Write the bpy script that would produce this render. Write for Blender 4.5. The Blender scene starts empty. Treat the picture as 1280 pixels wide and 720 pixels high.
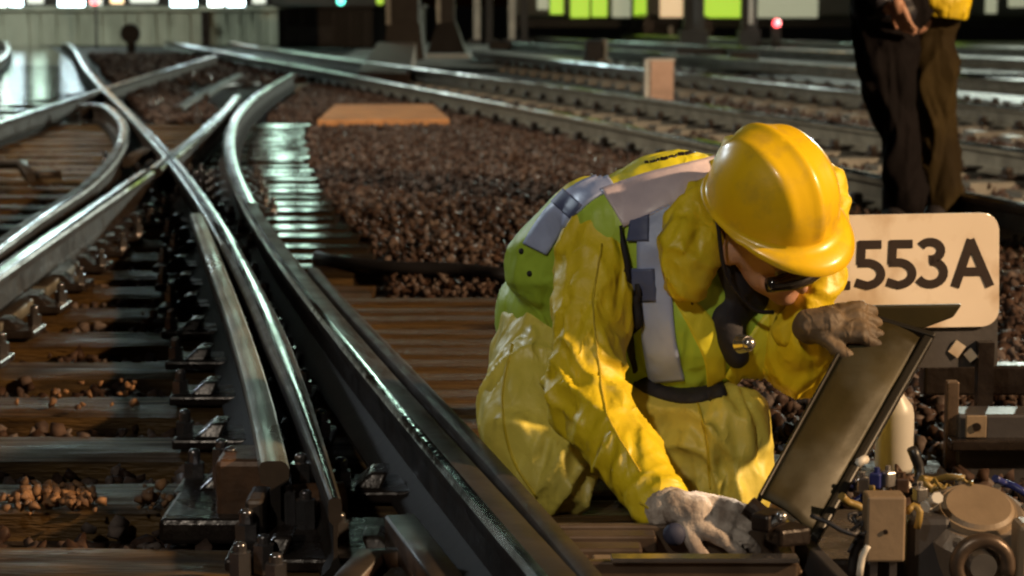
import bpy, bmesh, math, random
import numpy as np
from mathutils import Vector, Matrix, noise
from mathutils.bvhtree import BVHTree

random.seed(7)
rng = np.random.default_rng(7)
S = bpy.context.scene
COL = S.collection
R = math.radians

# ------------------------------------------------------------------ camera
FPX = 2600.0                      # focal length in photo pixels (1280 wide)
CAMZ = 1.0
HORIZON = 2.0
PITCH = math.atan((360 - HORIZON) / FPX)
cam_d = bpy.data.cameras.new('camera')
cam = bpy.data.objects.new('camera', cam_d); COL.objects.link(cam)
cam.location = (0, 0, CAMZ)
cam.rotation_euler = (R(90) - PITCH, 0, 0)
cam_d.sensor_width = 36
cam_d.lens = FPX / 1280 * 36
cam_d.clip_end = 2000
cam_d.dof.use_dof = True
cam_d.dof.focus_distance = 3.95
cam_d.dof.aperture_fstop = 6.0
S.camera = cam
CO = Vector((0, 0, CAMZ))
_cp, _sp = math.cos(PITCH), math.sin(PITCH)

def ray(px, py):
    dx = (px - 640) / FPX; dy = -(py - 360) / FPX
    return Vector((dx, _cp + dy * _sp, -_sp + dy * _cp))
def gp(px, py, h=0.0):            # point where the pixel's ray meets height h
    d = ray(px, py); t = (h - CAMZ) / d.z
    return CO + d * t
def at(px, py, Y):                # point of the pixel's ray at distance Y
    d = ray(px, py)
    return CO + d * (Y / d.y)

# ------------------------------------------------------------------ materials
MATS = {}
def mat(name, col, rough=0.6, metal=0.0, var=0.25, nscale=8.0, bump=0.0, bscale=40.0, col2=None, coat=0.0,
        rvar=0.0, stretch=None, emit=None, estr=0.0, spec=0.5, dirt=None, dirt_scale=3.0, dirt_amt=0.5):
    if name in MATS: return MATS[name]
    m = bpy.data.materials.new(name); m.use_nodes = True
    nt = m.node_tree; b = nt.nodes['Principled BSDF']
    b.inputs['Roughness'].default_value = rough
    b.inputs['Metallic'].default_value = metal
    b.inputs['Specular IOR Level'].default_value = spec
    if coat: b.inputs['Coat Weight'].default_value = coat; b.inputs['Coat Roughness'].default_value = 0.12
    tc = nt.nodes.new('ShaderNodeTexCoord'); mp = nt.nodes.new('ShaderNodeMapping')
    nt.links.new(tc.outputs['Object'], mp.inputs['Vector'])
    if stretch: mp.inputs['Scale'].default_value = stretch
    n = nt.nodes.new('ShaderNodeTexNoise'); n.inputs['Scale'].default_value = nscale; n.inputs['Detail'].default_value = 6
    nt.links.new(mp.outputs['Vector'], n.inputs['Vector'])
    rp = nt.nodes.new('ShaderNodeValToRGB')
    c2 = col2 if col2 else tuple(c * (1 - var) for c in col)
    rp.color_ramp.elements[0].color = (*c2, 1); rp.color_ramp.elements[1].color = (*col, 1)
    rp.color_ramp.elements[0].position = 0.35; rp.color_ramp.elements[1].position = 0.65
    nt.links.new(n.outputs['Fac'], rp.inputs['Fac'])
    out = rp.outputs['Color']
    if dirt:
        n3 = nt.nodes.new('ShaderNodeTexNoise'); n3.inputs['Scale'].default_value = dirt_scale; n3.inputs['Detail'].default_value = 8
        nt.links.new(mp.outputs['Vector'], n3.inputs['Vector'])
        mr = nt.nodes.new('ShaderNodeMapRange'); mr.inputs[1].default_value = .5; mr.inputs[2].default_value = .68; mr.inputs[4].default_value = dirt_amt
        nt.links.new(n3.outputs['Fac'], mr.inputs[0])
        mx = nt.nodes.new('ShaderNodeMix'); mx.data_type = 'RGBA'
        nt.links.new(mr.outputs[0], mx.inputs[0]); nt.links.new(out, mx.inputs[6]); mx.inputs[7].default_value = (*dirt, 1)
        out = mx.outputs[2]
    nt.links.new(out, b.inputs['Base Color'])
    if rvar:
        n4 = nt.nodes.new('ShaderNodeTexNoise'); n4.inputs['Scale'].default_value = nscale * .6; n4.inputs['Detail'].default_value = 5
        nt.links.new(mp.outputs['Vector'], n4.inputs['Vector'])
        mr = nt.nodes.new('ShaderNodeMapRange'); mr.inputs[1].default_value = .35; mr.inputs[2].default_value = .65
        mr.inputs[3].default_value = max(.03, rough - rvar); mr.inputs[4].default_value = min(1, rough + rvar)
        nt.links.new(n4.outputs['Fac'], mr.inputs[0]); nt.links.new(mr.outputs[0], b.inputs['Roughness'])
    if bump:
        n2 = nt.nodes.new('ShaderNodeTexNoise'); n2.inputs['Scale'].default_value = bscale; n2.inputs['Detail'].default_value = 5
        nt.links.new(mp.outputs['Vector'], n2.inputs['Vector'])
        bp = nt.nodes.new('ShaderNodeBump'); bp.inputs['Strength'].default_value = 1.0; bp.inputs['Distance'].default_value = bump
        nt.links.new(n2.outputs['Fac'], bp.inputs['Height']); nt.links.new(bp.outputs['Normal'], b.inputs['Normal'])
    if emit:
        b.inputs['Emission Color'].default_value = (*emit, 1); b.inputs['Emission Strength'].default_value = estr
    MATS[name] = m
    return m

M_timber = mat('wet timber', (.125, .070, .022), .46, nscale=5, col2=(.055, .030, .010), spec=.24, bump=.008, bscale=22, stretch=(1, 13, 7), rvar=.22, dirt=(.018, .010, .007), dirt_scale=3.0, dirt_amt=.85)
M_timber_wet = mat('soaked timber', (.032, .022, .012), .09, nscale=6, col2=(.014, .009, .005), bump=.0016, bscale=10, stretch=(.12, 4, 4), rvar=.04)
M_timber_damp = mat('damp timber', (.13, .076, .026), .46, nscale=6, col2=(.03, .02, .010), bump=.004, bscale=20, stretch=(1, 6, 4), rvar=.2, spec=.3, dirt=(.018, .011, .008), dirt_scale=2.5, dirt_amt=.8)
M_ballast = mat('ballast', (.082, .048, .034), .66, nscale=30, col2=(.034, .019, .015), rvar=.2, spec=.14)
M_ground = mat('dark ballast bed', (.030, .021, .018), .55, nscale=25, col2=(.012, .009, .008), bump=.03, bscale=18)
M_pave = mat('far concrete', (.22, .22, .20), .38, nscale=1.2, col2=(.09, .09, .085), bump=.01, bscale=6, stretch=(.4, 1.5, 1), rvar=.15)
M_railtop = mat('polished rail steel', (.72, .74, .72), .15, 1.0, nscale=6, var=.3, bump=.0008, bscale=24, rvar=.1, dirt=(.20, .15, .11), dirt_scale=3.5, dirt_amt=.6)
M_railside = mat('rusty wet rail steel', (.050, .038, .030), .46, .25, nscale=14, col2=(.025, .018, .015), bump=.001, bscale=60, rvar=.1)
M_railgrey = mat('lamplit grey rail steel', (.21, .20, .165), .45, .2, nscale=8, col2=(.12, .11, .09), bump=.001, bscale=40)  # paler grey puts the lamplight on the far rail sides into the colour
M_wingtop = mat('worn wing rail steel', (.42, .44, .39), .34, .6, nscale=5, col2=(.24, .25, .22), bump=.0012, bscale=14, stretch=(3, .6, 1), rvar=.1)
M_oldtop = mat('dull rail head steel', (.055, .042, .032), .45, .25, nscale=9, col2=(.030, .023, .018), bump=.001, bscale=40, rvar=.12)
M_foot = mat('dark rail foot', (.016, .012, .010), .75, nscale=20, spec=.2, bump=.001, bscale=40)  # near-black foot faces, set darker than the rail sides
M_darkrail = mat('oily dark rail steel', (.026, .018, .014), .5, .1, nscale=14, col2=(.014, .010, .008), bump=.001, bscale=60, rvar=.1, spec=.3)
M_iron = mat('black cast iron', (.035, .026, .022), .32, .4, nscale=20, col2=(.018, .012, .010), bump=.002, bscale=50, rvar=.12)
M_rust = mat('brown rusted iron', (.11, .055, .028), .5, .2, nscale=16, col2=(.05, .025, .014), bump=.002, bscale=50)
M_bolt = mat('wet bolt steel', (.35, .33, .34), .18, .9, nscale=20)
M_conc = mat('concrete sleeper', (.15, .145, .125), .5, nscale=7, col2=(.09, .085, .075), bump=.003, bscale=30)
M_platwall = mat('pale platform concrete', (.40, .42, .34), .6, nscale=1.6, col2=(.26, .28, .22), bump=.01, bscale=8, stretch=(3, 1, .5))
M_dark = mat('dark painted steel', (.020, .016, .016), .45, .2, nscale=6, bump=.002, bscale=20)
M_mast = mat('mast steel', (.045, .038, .036), .5, .3, nscale=5, bump=.002, bscale=20)
M_masted = mat('pale galvanised steel', (.5, .5, .48), .4, .6, nscale=5)
M_orange = mat('orange board', (.54, .26, .10), .6, nscale=9, col2=(.40, .18, .065), dirt=(.16, .09, .05), dirt_scale=2.5, dirt_amt=.5, bump=.002, bscale=30)
M_pink = mat('faded pink board', (.56, .36, .27), .6, nscale=9, col2=(.48, .30, .22), dirt=(.12, .08, .06), dirt_amt=.4)
M_white = mat('white plastic', (.58, .55, .50), .4, nscale=5, col2=(.46, .44, .40), dirt=(.25, .2, .16), dirt_amt=.4)
M_sign = mat('cream sign enamel', (.70, .60, .50), .35, nscale=4, col2=(.64, .54, .44), dirt=(.42, .29, .18), dirt_scale=9, dirt_amt=.75, coat=.3)
M_letter = mat('black sign lettering', (.022, .012, .010), .4, nscale=9)
M_plate = mat('dark grey plate', (.055, .05, .052), .5, .2, nscale=8, bump=.001, bscale=40)
M_casing = mat('brown steel casing', (.15, .105, .075), .35, .45, nscale=10, col2=(.08, .055, .04), bump=.001, bscale=40, rvar=.12)
M_lid = mat('olive lid paint', (.048, .037, .013), .46, .1, nscale=7, col2=(.030, .023, .009), spec=.3, stretch=(1, 1, 1), bump=.001, bscale=25, dirt=(.065, .06, .042), dirt_scale=9, dirt_amt=.6, rvar=.12)
M_lidedge = mat('dark lid rim', (.030, .026, .02), .35, .3, nscale=10)
M_tan = mat('tan painted metal', (.23, .165, .105), .55, nscale=12, col2=(.19, .135, .085), bump=.0008, bscale=60)
M_motor = mat('grey motor casting', (.22, .175, .135), .4, .35, nscale=10, col2=(.15, .115, .09), bump=.0015, bscale=45, rvar=.1)
M_jacket = mat('yellow waterproof jacket', (.82, .62, .016), .5, nscale=6, col2=(.74, .55, .014), bump=.003, bscale=34, dirt=(.36, .28, .05), dirt_scale=4, dirt_amt=.4, rvar=.1)
M_trouser = mat('yellow waterproof trousers', (.74, .61, .10), .46, nscale=5, col2=(.62, .52, .09), bump=.003, bscale=30, dirt=(.26, .21, .09), dirt_scale=3.5, dirt_amt=.5, rvar=.1)
M_vest = mat('fluorescent vest cloth', (.46, .64, .07), .5, nscale=6, col2=(.38, .56, .05), bump=.002, bscale=28)
M_vesty = mat('yellow vest cloth', (.80, .70, .03), .5, nscale=6, col2=(.66, .62, .04), bump=.002, bscale=28)
M_refl = mat('silver reflective tape', (.72, .60, .66), .40, nscale=10, col2=(.56, .47, .54), bump=.001, bscale=60)
M_reflb = mat('blue grey reflective tape', (.46, .53, .80), .40, nscale=10, col2=(.34, .40, .64), bump=.001, bscale=60)
M_helmet = mat('yellow helmet plastic', (.86, .55, .012), .32, nscale=5, col2=(.82, .51, .010), dirt=(.45, .30, .05), dirt_scale=22, dirt_amt=.45, coat=.2, bump=.0006, bscale=30)
M_navyt = mat('navy tape block', (.10, .12, .24), .5, nscale=10)
M_black = mat('black cloth', (.016, .013, .018), .75, nscale=12, bump=.002, bscale=60)
M_skin = mat('skin', (.55, .31, .22), .5, nscale=10, col2=(.48, .25, .17), bump=.0006, bscale=120)
M_glove = mat('knitted grey glove', (.50, .43, .38), .85, nscale=30, col2=(.22, .17, .14), bump=.004, bscale=110)
M_gloveb = mat('brown leather glove', (.15, .10, .055), .65, nscale=14, col2=(.06, .04, .025), bump=.002, bscale=60)
M_navy = mat('navy cuff', (.03, .035, .075), .7, nscale=12)
M_dtrous = mat('shaded dark trousers', (.009, .007, .008), .85, nscale=6, col2=(.006, .005, .006), spec=.1, bump=.002, bscale=18)  # leg in shade, its darkness put into the colour
M_otrous = mat('lit olive trousers', (.040, .028, .010), .8, nscale=3, col2=(.022, .015, .007), spec=.12, bump=.002, bscale=16)  # lit leg of the same trousers, lamplight put into the colour
M_coat = mat('blue black coat', (.02, .02, .032), .55, nscale=6, bump=.004, bscale=18)
M_lens = mat('dark goggle lens', (.02, .016, .015), .12, nscale=5, coat=.6)
M_metal = mat('bright metal', (.55, .53, .52), .25, .9, nscale=20)
M_debris = mat('broken orange stone', (.27, .135, .055), .7, nscale=25, col2=(.12, .06, .03), bump=.004, bscale=60)
M_cable_b = mat('blue cable', (.022, .030, .15), .4); M_cable_y = mat('yellow cable', (.26, .17, .04), .5)
M_cable_w = mat('white cable', (.62, .58, .52), .5); M_cable_k = mat('black cable', (.015, .014, .016), .4)
M_bldg = mat('dark brick', (.10, .085, .075), .7, nscale=2, bump=.01, bscale=10)
M_traingrey = mat('train body paint', (.10, .105, .09), .35, .1, nscale=2)

def glow(name, c, s):
    return mat(name, (.6, .6, .6), .3, emit=c, estr=s, var=.05)
G_white = glow('lit window white', (.86, 1, .95), 10.0)
G_blue = glow('lit window blue white', (.72, .95, 1.0), 13.0)
G_dim = glow('lit window dim', (.75, .8, .66), 1.2)
G_warm = glow('lit window warm', (1, .68, .34), 2.5)
G_lime = glow('lit panel lime', (.50, .80, .04), .85)
G_peach = glow('lit panel peach', (1, .68, .36), .75)
G_pale = glow('lit panel pale', (.55, .56, .36), .55)
G_red = glow('red signal lamp', (1, .06, .08), 6.0)
G_tower = glow('lit stairwell glazing', (.66, 1, .80), 10.0)
G_lamp = glow('lamp head tube', (.86, 1, .95), 30.0)
G_green = glow('green lamp', (.15, 1, .75), 4.0)

def creases(m, scale, depth):
    nt = m.node_tree; b = nt.nodes['Principled BSDF']
    tc = nt.nodes.new('ShaderNodeTexCoord'); mp = nt.nodes.new('ShaderNodeMapping'); mp.inputs['Scale'].default_value = (1.2, 1, .6)
    nz = nt.nodes.new('ShaderNodeTexNoise'); nz.inputs['Scale'].default_value = 9
    mx = nt.nodes.new('ShaderNodeMix'); mx.data_type = 'VECTOR'; mx.inputs[0].default_value = .16
    vo = nt.nodes.new('ShaderNodeTexVoronoi'); vo.feature = 'DISTANCE_TO_EDGE'; vo.inputs['Scale'].default_value = scale
    mr = nt.nodes.new('ShaderNodeMapRange'); mr.inputs[1].default_value = 0; mr.inputs[2].default_value = .24; mr.interpolation_type = 'SMOOTHERSTEP'
    bp = nt.nodes.new('ShaderNodeBump'); bp.inputs['Distance'].default_value = depth; bp.inputs['Strength'].default_value = .9
    nt.links.new(tc.outputs['Object'], mp.inputs['Vector']); nt.links.new(mp.outputs['Vector'], nz.inputs['Vector'])
    nt.links.new(mp.outputs['Vector'], mx.inputs[4]); nt.links.new(nz.outputs['Color'], mx.inputs[5]); nt.links.new(mx.outputs[1], vo.inputs['Vector'])
    nt.links.new(vo.outputs['Distance'], mr.inputs[0]); nt.links.new(mr.outputs[0], bp.inputs['Height'])
    old = b.inputs['Normal'].links[0].from_socket if b.inputs['Normal'].links else None
    if old: nt.links.new(old, bp.inputs['Normal'])
    nt.links.new(bp.outputs['Normal'], b.inputs['Normal'])
for m_, s_, d_ in ((M_jacket, 8.5, .0065), (M_trouser, 7.5, .0075), (M_vest, 9, .004), (M_vesty, 9, .003), (M_dtrous, 5, .004), (M_otrous, 5, .004), (M_gloveb, 26, .0012)): creases(m_, s_, d_)

# ------------------------------------------------------------------ object helpers
def link(name, me, m=None, parent=None):
    o = bpy.data.objects.new(name, me); COL.objects.link(o)
    if m is not None:
        for x in (m if isinstance(m, (list, tuple)) else [m]): me.materials.append(x)
    if parent is not None: o.parent = parent
    return o
def tag(o, label=None, cat=None, group=None, kind=None):
    if label: o['label'] = label
    if cat: o['category'] = cat
    if group: o['group'] = group
    if kind: o['kind'] = kind
    return o
def empty(name, label, cat, group=None):
    o = bpy.data.objects.new(name, None); COL.objects.link(o); o.empty_display_size = .1
    return tag(o, label, cat, group)
def smooth(me, on=True):
    me.polygons.foreach_set('use_smooth', [on] * len(me.polygons)); me.update()

class MB:
    """collects shapes, then becomes one mesh object"""
    def __init__(s): s.bm = bmesh.new()
    def box(s, c, size, rz=0, bev=0.0, mi=0, rot=None):
        M = Matrix.Translation(Vector(c)) @ (rot.to_4x4() if rot is not None else Matrix.Rotation(rz, 4, 'Z')) @ Matrix.Diagonal((*size, 1))
        r = bmesh.ops.create_cube(s.bm, size=1, matrix=M)
        vs = r['verts']; fs = set(f for v in vs for f in v.link_faces)
        for f in fs: f.material_index = mi
        if bev:
            es = list(set(e for v in vs for e in v.link_edges))
            bmesh.ops.bevel(s.bm, geom=es, offset=bev, segments=2, affect='EDGES', profile=.5)
        return s
    def hexa(s, p, mi=0, bev=0.0):     # 8 corners: bottom 4 then top 4, same winding
        vs = [s.bm.verts.new(v) for v in p]
        fs = []
        for q in ((3, 2, 1, 0), (4, 5, 6, 7), (0, 1, 5, 4), (1, 2, 6, 5), (2, 3, 7, 6), (3, 0, 4, 7)):
            f = s.bm.faces.new([vs[i] for i in q]); f.material_index = mi; fs.append(f)
        if bev:
            es = list(set(e for v in vs for e in v.link_edges))
            bmesh.ops.bevel(s.bm, geom=es, offset=bev, segments=2, affect='EDGES', profile=.5)
        return s
    def prism(s, poly, axis, mi=0, bev=0.0):   # poly of Vectors extruded by axis vector
        a = [s.bm.verts.new(v) for v in poly]; b = [s.bm.verts.new(v + axis) for v in poly]
        n = len(poly)
        fs = [s.bm.faces.new(a), s.bm.faces.new(list(reversed(b)))]
        for i in range(n): fs.append(s.bm.faces.new([a[(i + 1) % n], a[i], b[i], b[(i + 1) % n]]))
        for f in fs: f.material_index = mi
        if bev:
            es = list(set(e for f in fs for e in f.edges))
            bmesh.ops.bevel(s.bm, geom=es, offset=bev, segments=2, affect='EDGES', profile=.5)
        return s
    def cyl(s, a, b, r0, r1=None, n=16, mi=0, cap=True):
        a = Vector(a); b = Vector(b); r1 = r0 if r1 is None else r1
        d = b - a; L = d.length
        q = Vector((0, 0, 1)).rotation_difference(d.normalized()).to_matrix().to_4x4()
        M = Matrix.Translation((a + b) / 2) @ q
        r = bmesh.ops.create_cone(s.bm, cap_ends=cap, segments=n, radius1=r0, radius2=max(r1, 1e-4), depth=L, matrix=M)
        for f in set(f for v in r['verts'] for f in v.link_faces): f.material_index = mi
        return s
    def ball(s, c, r, mi=0, n=12):
        rr = r if isinstance(r, (tuple, list)) else (r, r, r)
        q = bmesh.ops.create_uvsphere(s.bm, u_segments=n, v_segments=n // 2 + 2, radius=1, matrix=Matrix.Translation(Vector(c)) @ Matrix.Diagonal((*rr, 1)))
        for f in set(f for v in q['verts'] for f in v.link_faces): f.material_index = mi; f.smooth = True
        return s
    def tube(s, pts, r, n=8, mi=0):
        pts = [Vector(p) for p in pts]; rings = []
        for i, p in enumerate(pts):
            t = (pts[min(i + 1, len(pts) - 1)] - pts[max(i - 1, 0)]).normalized()
            u = t.orthogonal().normalized() if i == 0 else (u - t * u.dot(t)).normalized()
            w = t.cross(u); rr = r[i] if isinstance(r, (list, tuple)) else r
            rings.append([s.bm.verts.new(p + (u * math.cos(2 * math.pi * k / n) + w * math.sin(2 * math.pi * k / n)) * rr) for k in range(n)])
        for A, B in zip(rings, rings[1:]):
            for k in range(n):
                f = s.bm.faces.new([A[k], A[(k + 1) % n], B[(k + 1) % n], B[k]]); f.material_index = mi; f.smooth = True
        for q in (list(reversed(rings[0])), rings[-1]):
            f = s.bm.faces.new(q); f.material_index = mi
        return s
    def build(s, name, m, parent=None, sm=False):
        bmesh.ops.recalc_face_normals(s.bm, faces=s.bm.faces)
        me = bpy.data.meshes.new(name); s.bm.to_mesh(me); s.bm.free()
        if sm: smooth(me)
        return link(name, me, m, parent)

def spline(pts, step):
    """Catmull-Rom through points, resampled evenly"""
    P = [Vector(p) for p in pts]
    P = [P[0] * 2 - P[1]] + P + [P[-1] * 2 - P[-2]]
    out = []
    for i in range(1, len(P) - 2):
        n = max(2, int((P[i + 1] - P[i]).length / step))
        for k in range(n):
            t = k / n; a, b, c, d = P[i - 1], P[i], P[i + 1], P[i + 2]
            out.append(.5 * ((2 * b) + (c - a) * t + (2 * a - 5 * b + 4 * c - d) * t * t + (3 * b - a - 3 * c + d) * t ** 3))
    out.append(P[-2].copy())
    return out
def polyfit_path(pts, deg, step, lo=None, hi=None):
    """smooth rail line: x as a polynomial of y"""
    xs = np.array([p.x for p in pts]); ys = np.array([p.y for p in pts])
    w = 1 / ys
    c = np.polyfit(ys, xs, deg, w=w)
    a = ys.min() if lo is None else lo; b = ys.max() if hi is None else hi
    n = max(4, int((b - a) / step))
    return [Vector((float(np.polyval(c, y)), float(y), pts[0].z)) for y in np.linspace(a, b, n)]

# rail section (u across, v up), head top at v=0; index list of head-top edges
RAILSEC = [(-.070, -.159), (-.070, -.150), (-.030, -.136), (-.010, -.118), (-.010, -.050), (-.032, -.040), (-.035, -.014), (-.029, -.003), (-.015, 0),
           (.015, 0), (.029, -.003), (.035, -.014), (.032, -.040), (.010, -.050), (.010, -.118), (.030, -.136), (.070, -.150), (.070, -.159)]
def sweep(bm, path, sec, top=(), mi_top=1, cap=True, taper=None, mi_cap=0):
    rings = []
    for i, p in enumerate(path):
        t = path[min(i + 1, len(path) - 1)] - path[max(i - 1, 0)]
        t = Vector((t.x, t.y, 0)).normalized(); u = Vector((t.y, -t.x, 0))
        sc, dz = taper(p.y) if taper else (1, 0)
        rings.append([bm.verts.new(p + u * a * sc + Vector((0, 0, b + (dz if b > -.1 else 0)))) for a, b in sec])
    n = len(sec)
    for A, B in zip(rings, rings[1:]):
        for k in range(n):
            f = bm.faces.new([A[k], A[(k + 1) % n], B[(k + 1) % n], B[k]])
            f.smooth = True
            if k in top: f.material_index = mi_top
    if cap:
        for q in (rings[0], list(reversed(rings[-1]))): bm.faces.new(q).material_index = mi_cap
TOPS = (6, 7, 8, 9, 10)
FEET = (0, 1, 2, 15, 16, 17)
def rail(name, path, label, group=None, mside=None, mtop=None, tops=TOPS, sec=RAILSEC, cat='rail', near=None, near_tops=(), taper=None):
    bm = bmesh.new(); sweep(bm, path, sec, tops, taper=taper, mi_cap=2)
    bm.faces.ensure_lookup_table(); n = len(sec)
    for i, f in enumerate(bm.faces):
        if i >= (len(path) - 1) * n: break
        k = i % n
        if k in FEET: f.material_index = 2
        if near and k in tops and f.calc_center_median().y < near: f.material_index = 1 if k in near_tops else 3
    bmesh.ops.recalc_face_normals(bm, faces=bm.faces)
    me = bpy.data.meshes.new(name); bm.to_mesh(me); bm.free()
    try: me.set_sharp_from_angle(angle=R(35))
    except Exception: pass
    o = link(name, me, [mside or M_railside, mtop or M_railtop, mside if mside is M_railgrey else M_foot, M_oldtop])
    return tag(o, label, cat, group)

RT = .16     # height of the rail tops

def pxpath(pts, h=RT): return [gp(x, y, h) for x, y in pts]
def interp_x(path, y):
    ys = [p.y for p in path]; xs = [p.x for p in path]
    if ys[0] > ys[-1]: ys, xs = ys[::-1], xs[::-1]
    return float(np.interp(y, ys, xs))

# ------------------------------------------------------------------ ground
def sheet(name, poly, m, kind='structure'):
    me = bpy.data.meshes.new(name); me.from_pydata([tuple(p) for p in poly], [], [list(range(len(poly)))])
    o = link(name, me, m); o['kind'] = kind; return o
sheet('ground', [(-300, -30, -.07), (300, -30, -.07), (300, 500, -.07), (-300, 500, -.07)], M_ground)
sheet('concrete_path', [(-3.0, 33, -.01), (30, 22, -.01), (60, 22, -.01), (60, 54, -.01), (-3.5, 54, -.01)], M_pave)

# ------------------------------------------------------------------ rails
P_stock = polyfit_path(pxpath([(365, 92), (330, 113), (300, 138), (287, 165), (289, 195), (300, 232), (330, 285), (372, 337), (415, 393), (450, 438), (530, 530), (612, 624), (700, 720)]), 4, .12, lo=2.7)
P_main = polyfit_path(pxpath([(60, 48), (105, 81), (150, 130), (205, 190), (245, 238), (276, 283), (311, 350), (345, 425), (378, 500), (410, 588)]), 4, .12, lo=3.52, hi=44)
P_cross = polyfit_path(pxpath([(-40, 165), (0, 152), (60, 129), (120, 112), (180, 97), (240, 80), (276, 66)]), 2, .25, lo=12.5, hi=33)
P_left = polyfit_path(pxpath([(-60, 376), (0, 335), (100, 269), (170, 222), (207, 198)]), 2, .12, lo=5.2, hi=10.45)
P_nose = polyfit_path(pxpath([(210, 198), (244, 169), (270, 150), (287, 130), (300, 112)]), 2, .12, lo=10.6, hi=19)
P_check = spline([gp(x, y, RT) for x, y in ((100, 130), (128, 130), (150, 148), (154, 170), (139, 199), (109, 229), (75, 252), (45, 271), (0, 303), (-50, 338))], .12)
P_wing = polyfit_path(pxpath([(246, 262), (258, 300), (280, 350), (304, 420), (324, 490), (341, 556)]), 3, .1, lo=3.78, hi=8.3)
P_blade = polyfit_path(pxpath([(383, 322), (425, 371), (470, 421), (560, 510), (650, 612), (745, 720)]), 3, .1, lo=2.7, hi=6.6)
P_near = polyfit_path(pxpath([(180, 44), (270, 62), (367, 80), (512, 107), (640, 129), (775, 163), (1050, 203), (1100, 214), (1215, 241), (1300, 262)]), 3, .3, lo=6.6, hi=46)
P_far = polyfit_path(pxpath([(270, 49), (375, 66), (531, 84), (662, 103), (775, 119), (880, 132), (960, 141), (1082, 157), (1215, 178), (1300, 191)]), 3, .3, lo=9.5, hi=44)
P_third = polyfit_path(pxpath([(560, 60), (640, 69), (740, 80), (850, 90), (960, 101), (1080, 115), (1300, 138)]), 2, .4, lo=13, hi=36)
P_fourth = polyfit_path(pxpath([(600, 50), (700, 57), (850, 68), (1000, 79), (1300, 103)]), 2, .4, lo=17, hi=44)
P_fifth = polyfit_path(pxpath([(640, 45), (800, 53), (1000, 62), (1300, 76)]), 2, .5, lo=25, hi=50)
P_sixth = polyfit_path(pxpath([(700, 40), (850, 46), (1000, 51), (1300, 61)]), 2, .5, lo=33, hi=54)

rail('stock_rail', P_stock, 'long curved running rail with dull brown head, passing in front of the kneeling worker', near=8.8, near_tops=(6, 7), mside=M_darkrail)
rail('crossing_rail', P_main, 'shiny rail running from far left through the X crossing to a cut end', near=7.2, near_tops=(8,), mside=M_darkrail, taper=lambda y: (.92 if y > 5.2 else .92 - .58 * (5.2 - y) / 1.7, 0 if y > 4.4 else -.012 * (4.4 - y) / .9))
rail('diamond_rail', P_cross, 'shiny far rail crossing the long diagonal rail near the dark ballast triangle')
rail('running_rail', P_left, 'shiny rail at left edge leading up to the X crossing, widest grey web', near=9.3, near_tops=(8, 9))
rail('crossing_nose_rail', P_nose, 'short shiny rail beyond the X crossing, between crossing and curved stock rail')
rail('check_rail', P_check, 'check rail at left with its far end bent into a hook', near=12.5, near_tops=(7, 10))
WSEC = [(-.070, -.159), (-.070, -.150), (-.030, -.136), (-.012, -.118), (-.012, -.050), (-.032, -.042), (-.036, -.012), (-.031, -.003), (-.018, 0),
        (.012, -.001), (.024, -.006), (.030, -.016), (.028, -.040), (.010, -.050), (.010, -.118), (.030, -.136), (.060, -.150), (.060, -.159)]
rail('wing_rail', P_wing, 'short wing rail with broad worn grey head ending above the brown chair block', mtop=M_wingtop, sec=WSEC, taper=lambda y: (.86, -.004 if y < 4.2 else 0))
rail('switch_blade', P_blade, 'tapered switch blade lying against the near stock rail on the worker side', mtop=M_oldtop,
     sec=[(a * .55, b - .004) for a, b in RAILSEC])
rail('running_rail', P_near, 'grey near rail of the concrete sleeper track passing behind the yellow helmet', mside=M_railgrey, mtop=M_railtop)
rail('running_rail', P_far, 'grey far rail of the concrete sleeper track behind the pink board', mside=M_railgrey, mtop=M_railtop)
rail('running_rail', P_third, 'near grey rail of the second track back, behind the pink board', mside=M_railgrey)
rail('running_rail', P_fourth, 'far grey rail of the second track back, behind the pink board', mside=M_railgrey)
rail('running_rail', P_fifth, 'nearer rail of the last track before the lime train', mside=M_railgrey)
rail('running_rail', P_sixth, 'thin farthest rail lying closest to the lime train', mside=M_railgrey)
P_loop = spline([gp(x, y, RT) for x, y in ((-30, 86), (-4, 76), (8, 66), (10, 58), (4, 51), (-8, 47))], .5)
rail('check_rail', P_loop, 'bright bent rail end at the far left edge, behind the puddle')

# ------------------------------------------------------------------ timber bearers with chairs
ORD = ['nearest', 'second', 'third', 'fourth', 'fifth', 'sixth', 'seventh', 'eighth', 'ninth', 'tenth', 'eleventh', 'twelfth', 'thirteenth', 'fourteenth', 'fifteenth', 'sixteenth', 'seventeenth', 'eighteenth', 'nineteenth', 'twentieth',
       'twenty-first', 'twenty-second', 'twenty-third', 'twenty-fourth', 'twenty-fifth', 'twenty-sixth', 'twenty-seventh', 'twenty-eighth']
def timber_mesh(L, W, H, seed):
    bm = bmesh.new()
    bmesh.ops.create_cube(bm, size=1, matrix=Matrix.Diagonal((L, W, H, 1)))
    es = [e for e in bm.edges if abs(e.verts[0].co.x - e.verts[1].co.x) > .1]
    bmesh.ops.subdivide_edges(bm, edges=es, cuts=int(L / .08), use_grid_fill=True)
    es = [e for e in bm.edges if abs(e.verts[0].co.y - e.verts[1].co.y) > W * .9]
    bmesh.ops.subdivide_edges(bm, edges=es, cuts=4, use_grid_fill=True)
    for v in bm.verts:
        q = Vector((v.co.x * 1.5, v.co.y * 14, v.co.z * 8 + seed * 7.3))
        n = noise.noise(q) * .008 + noise.noise(q * 3) * .004
        edge = abs(v.co.y) > W * .49
        v.co += Vector((0, n * .8, n * .7 - (.008 if edge and v.co.z > 0 else 0)))
    me = bpy.data.meshes.new('timber_bearer'); bm.to_mesh(me); bm.free(); return me

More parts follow.
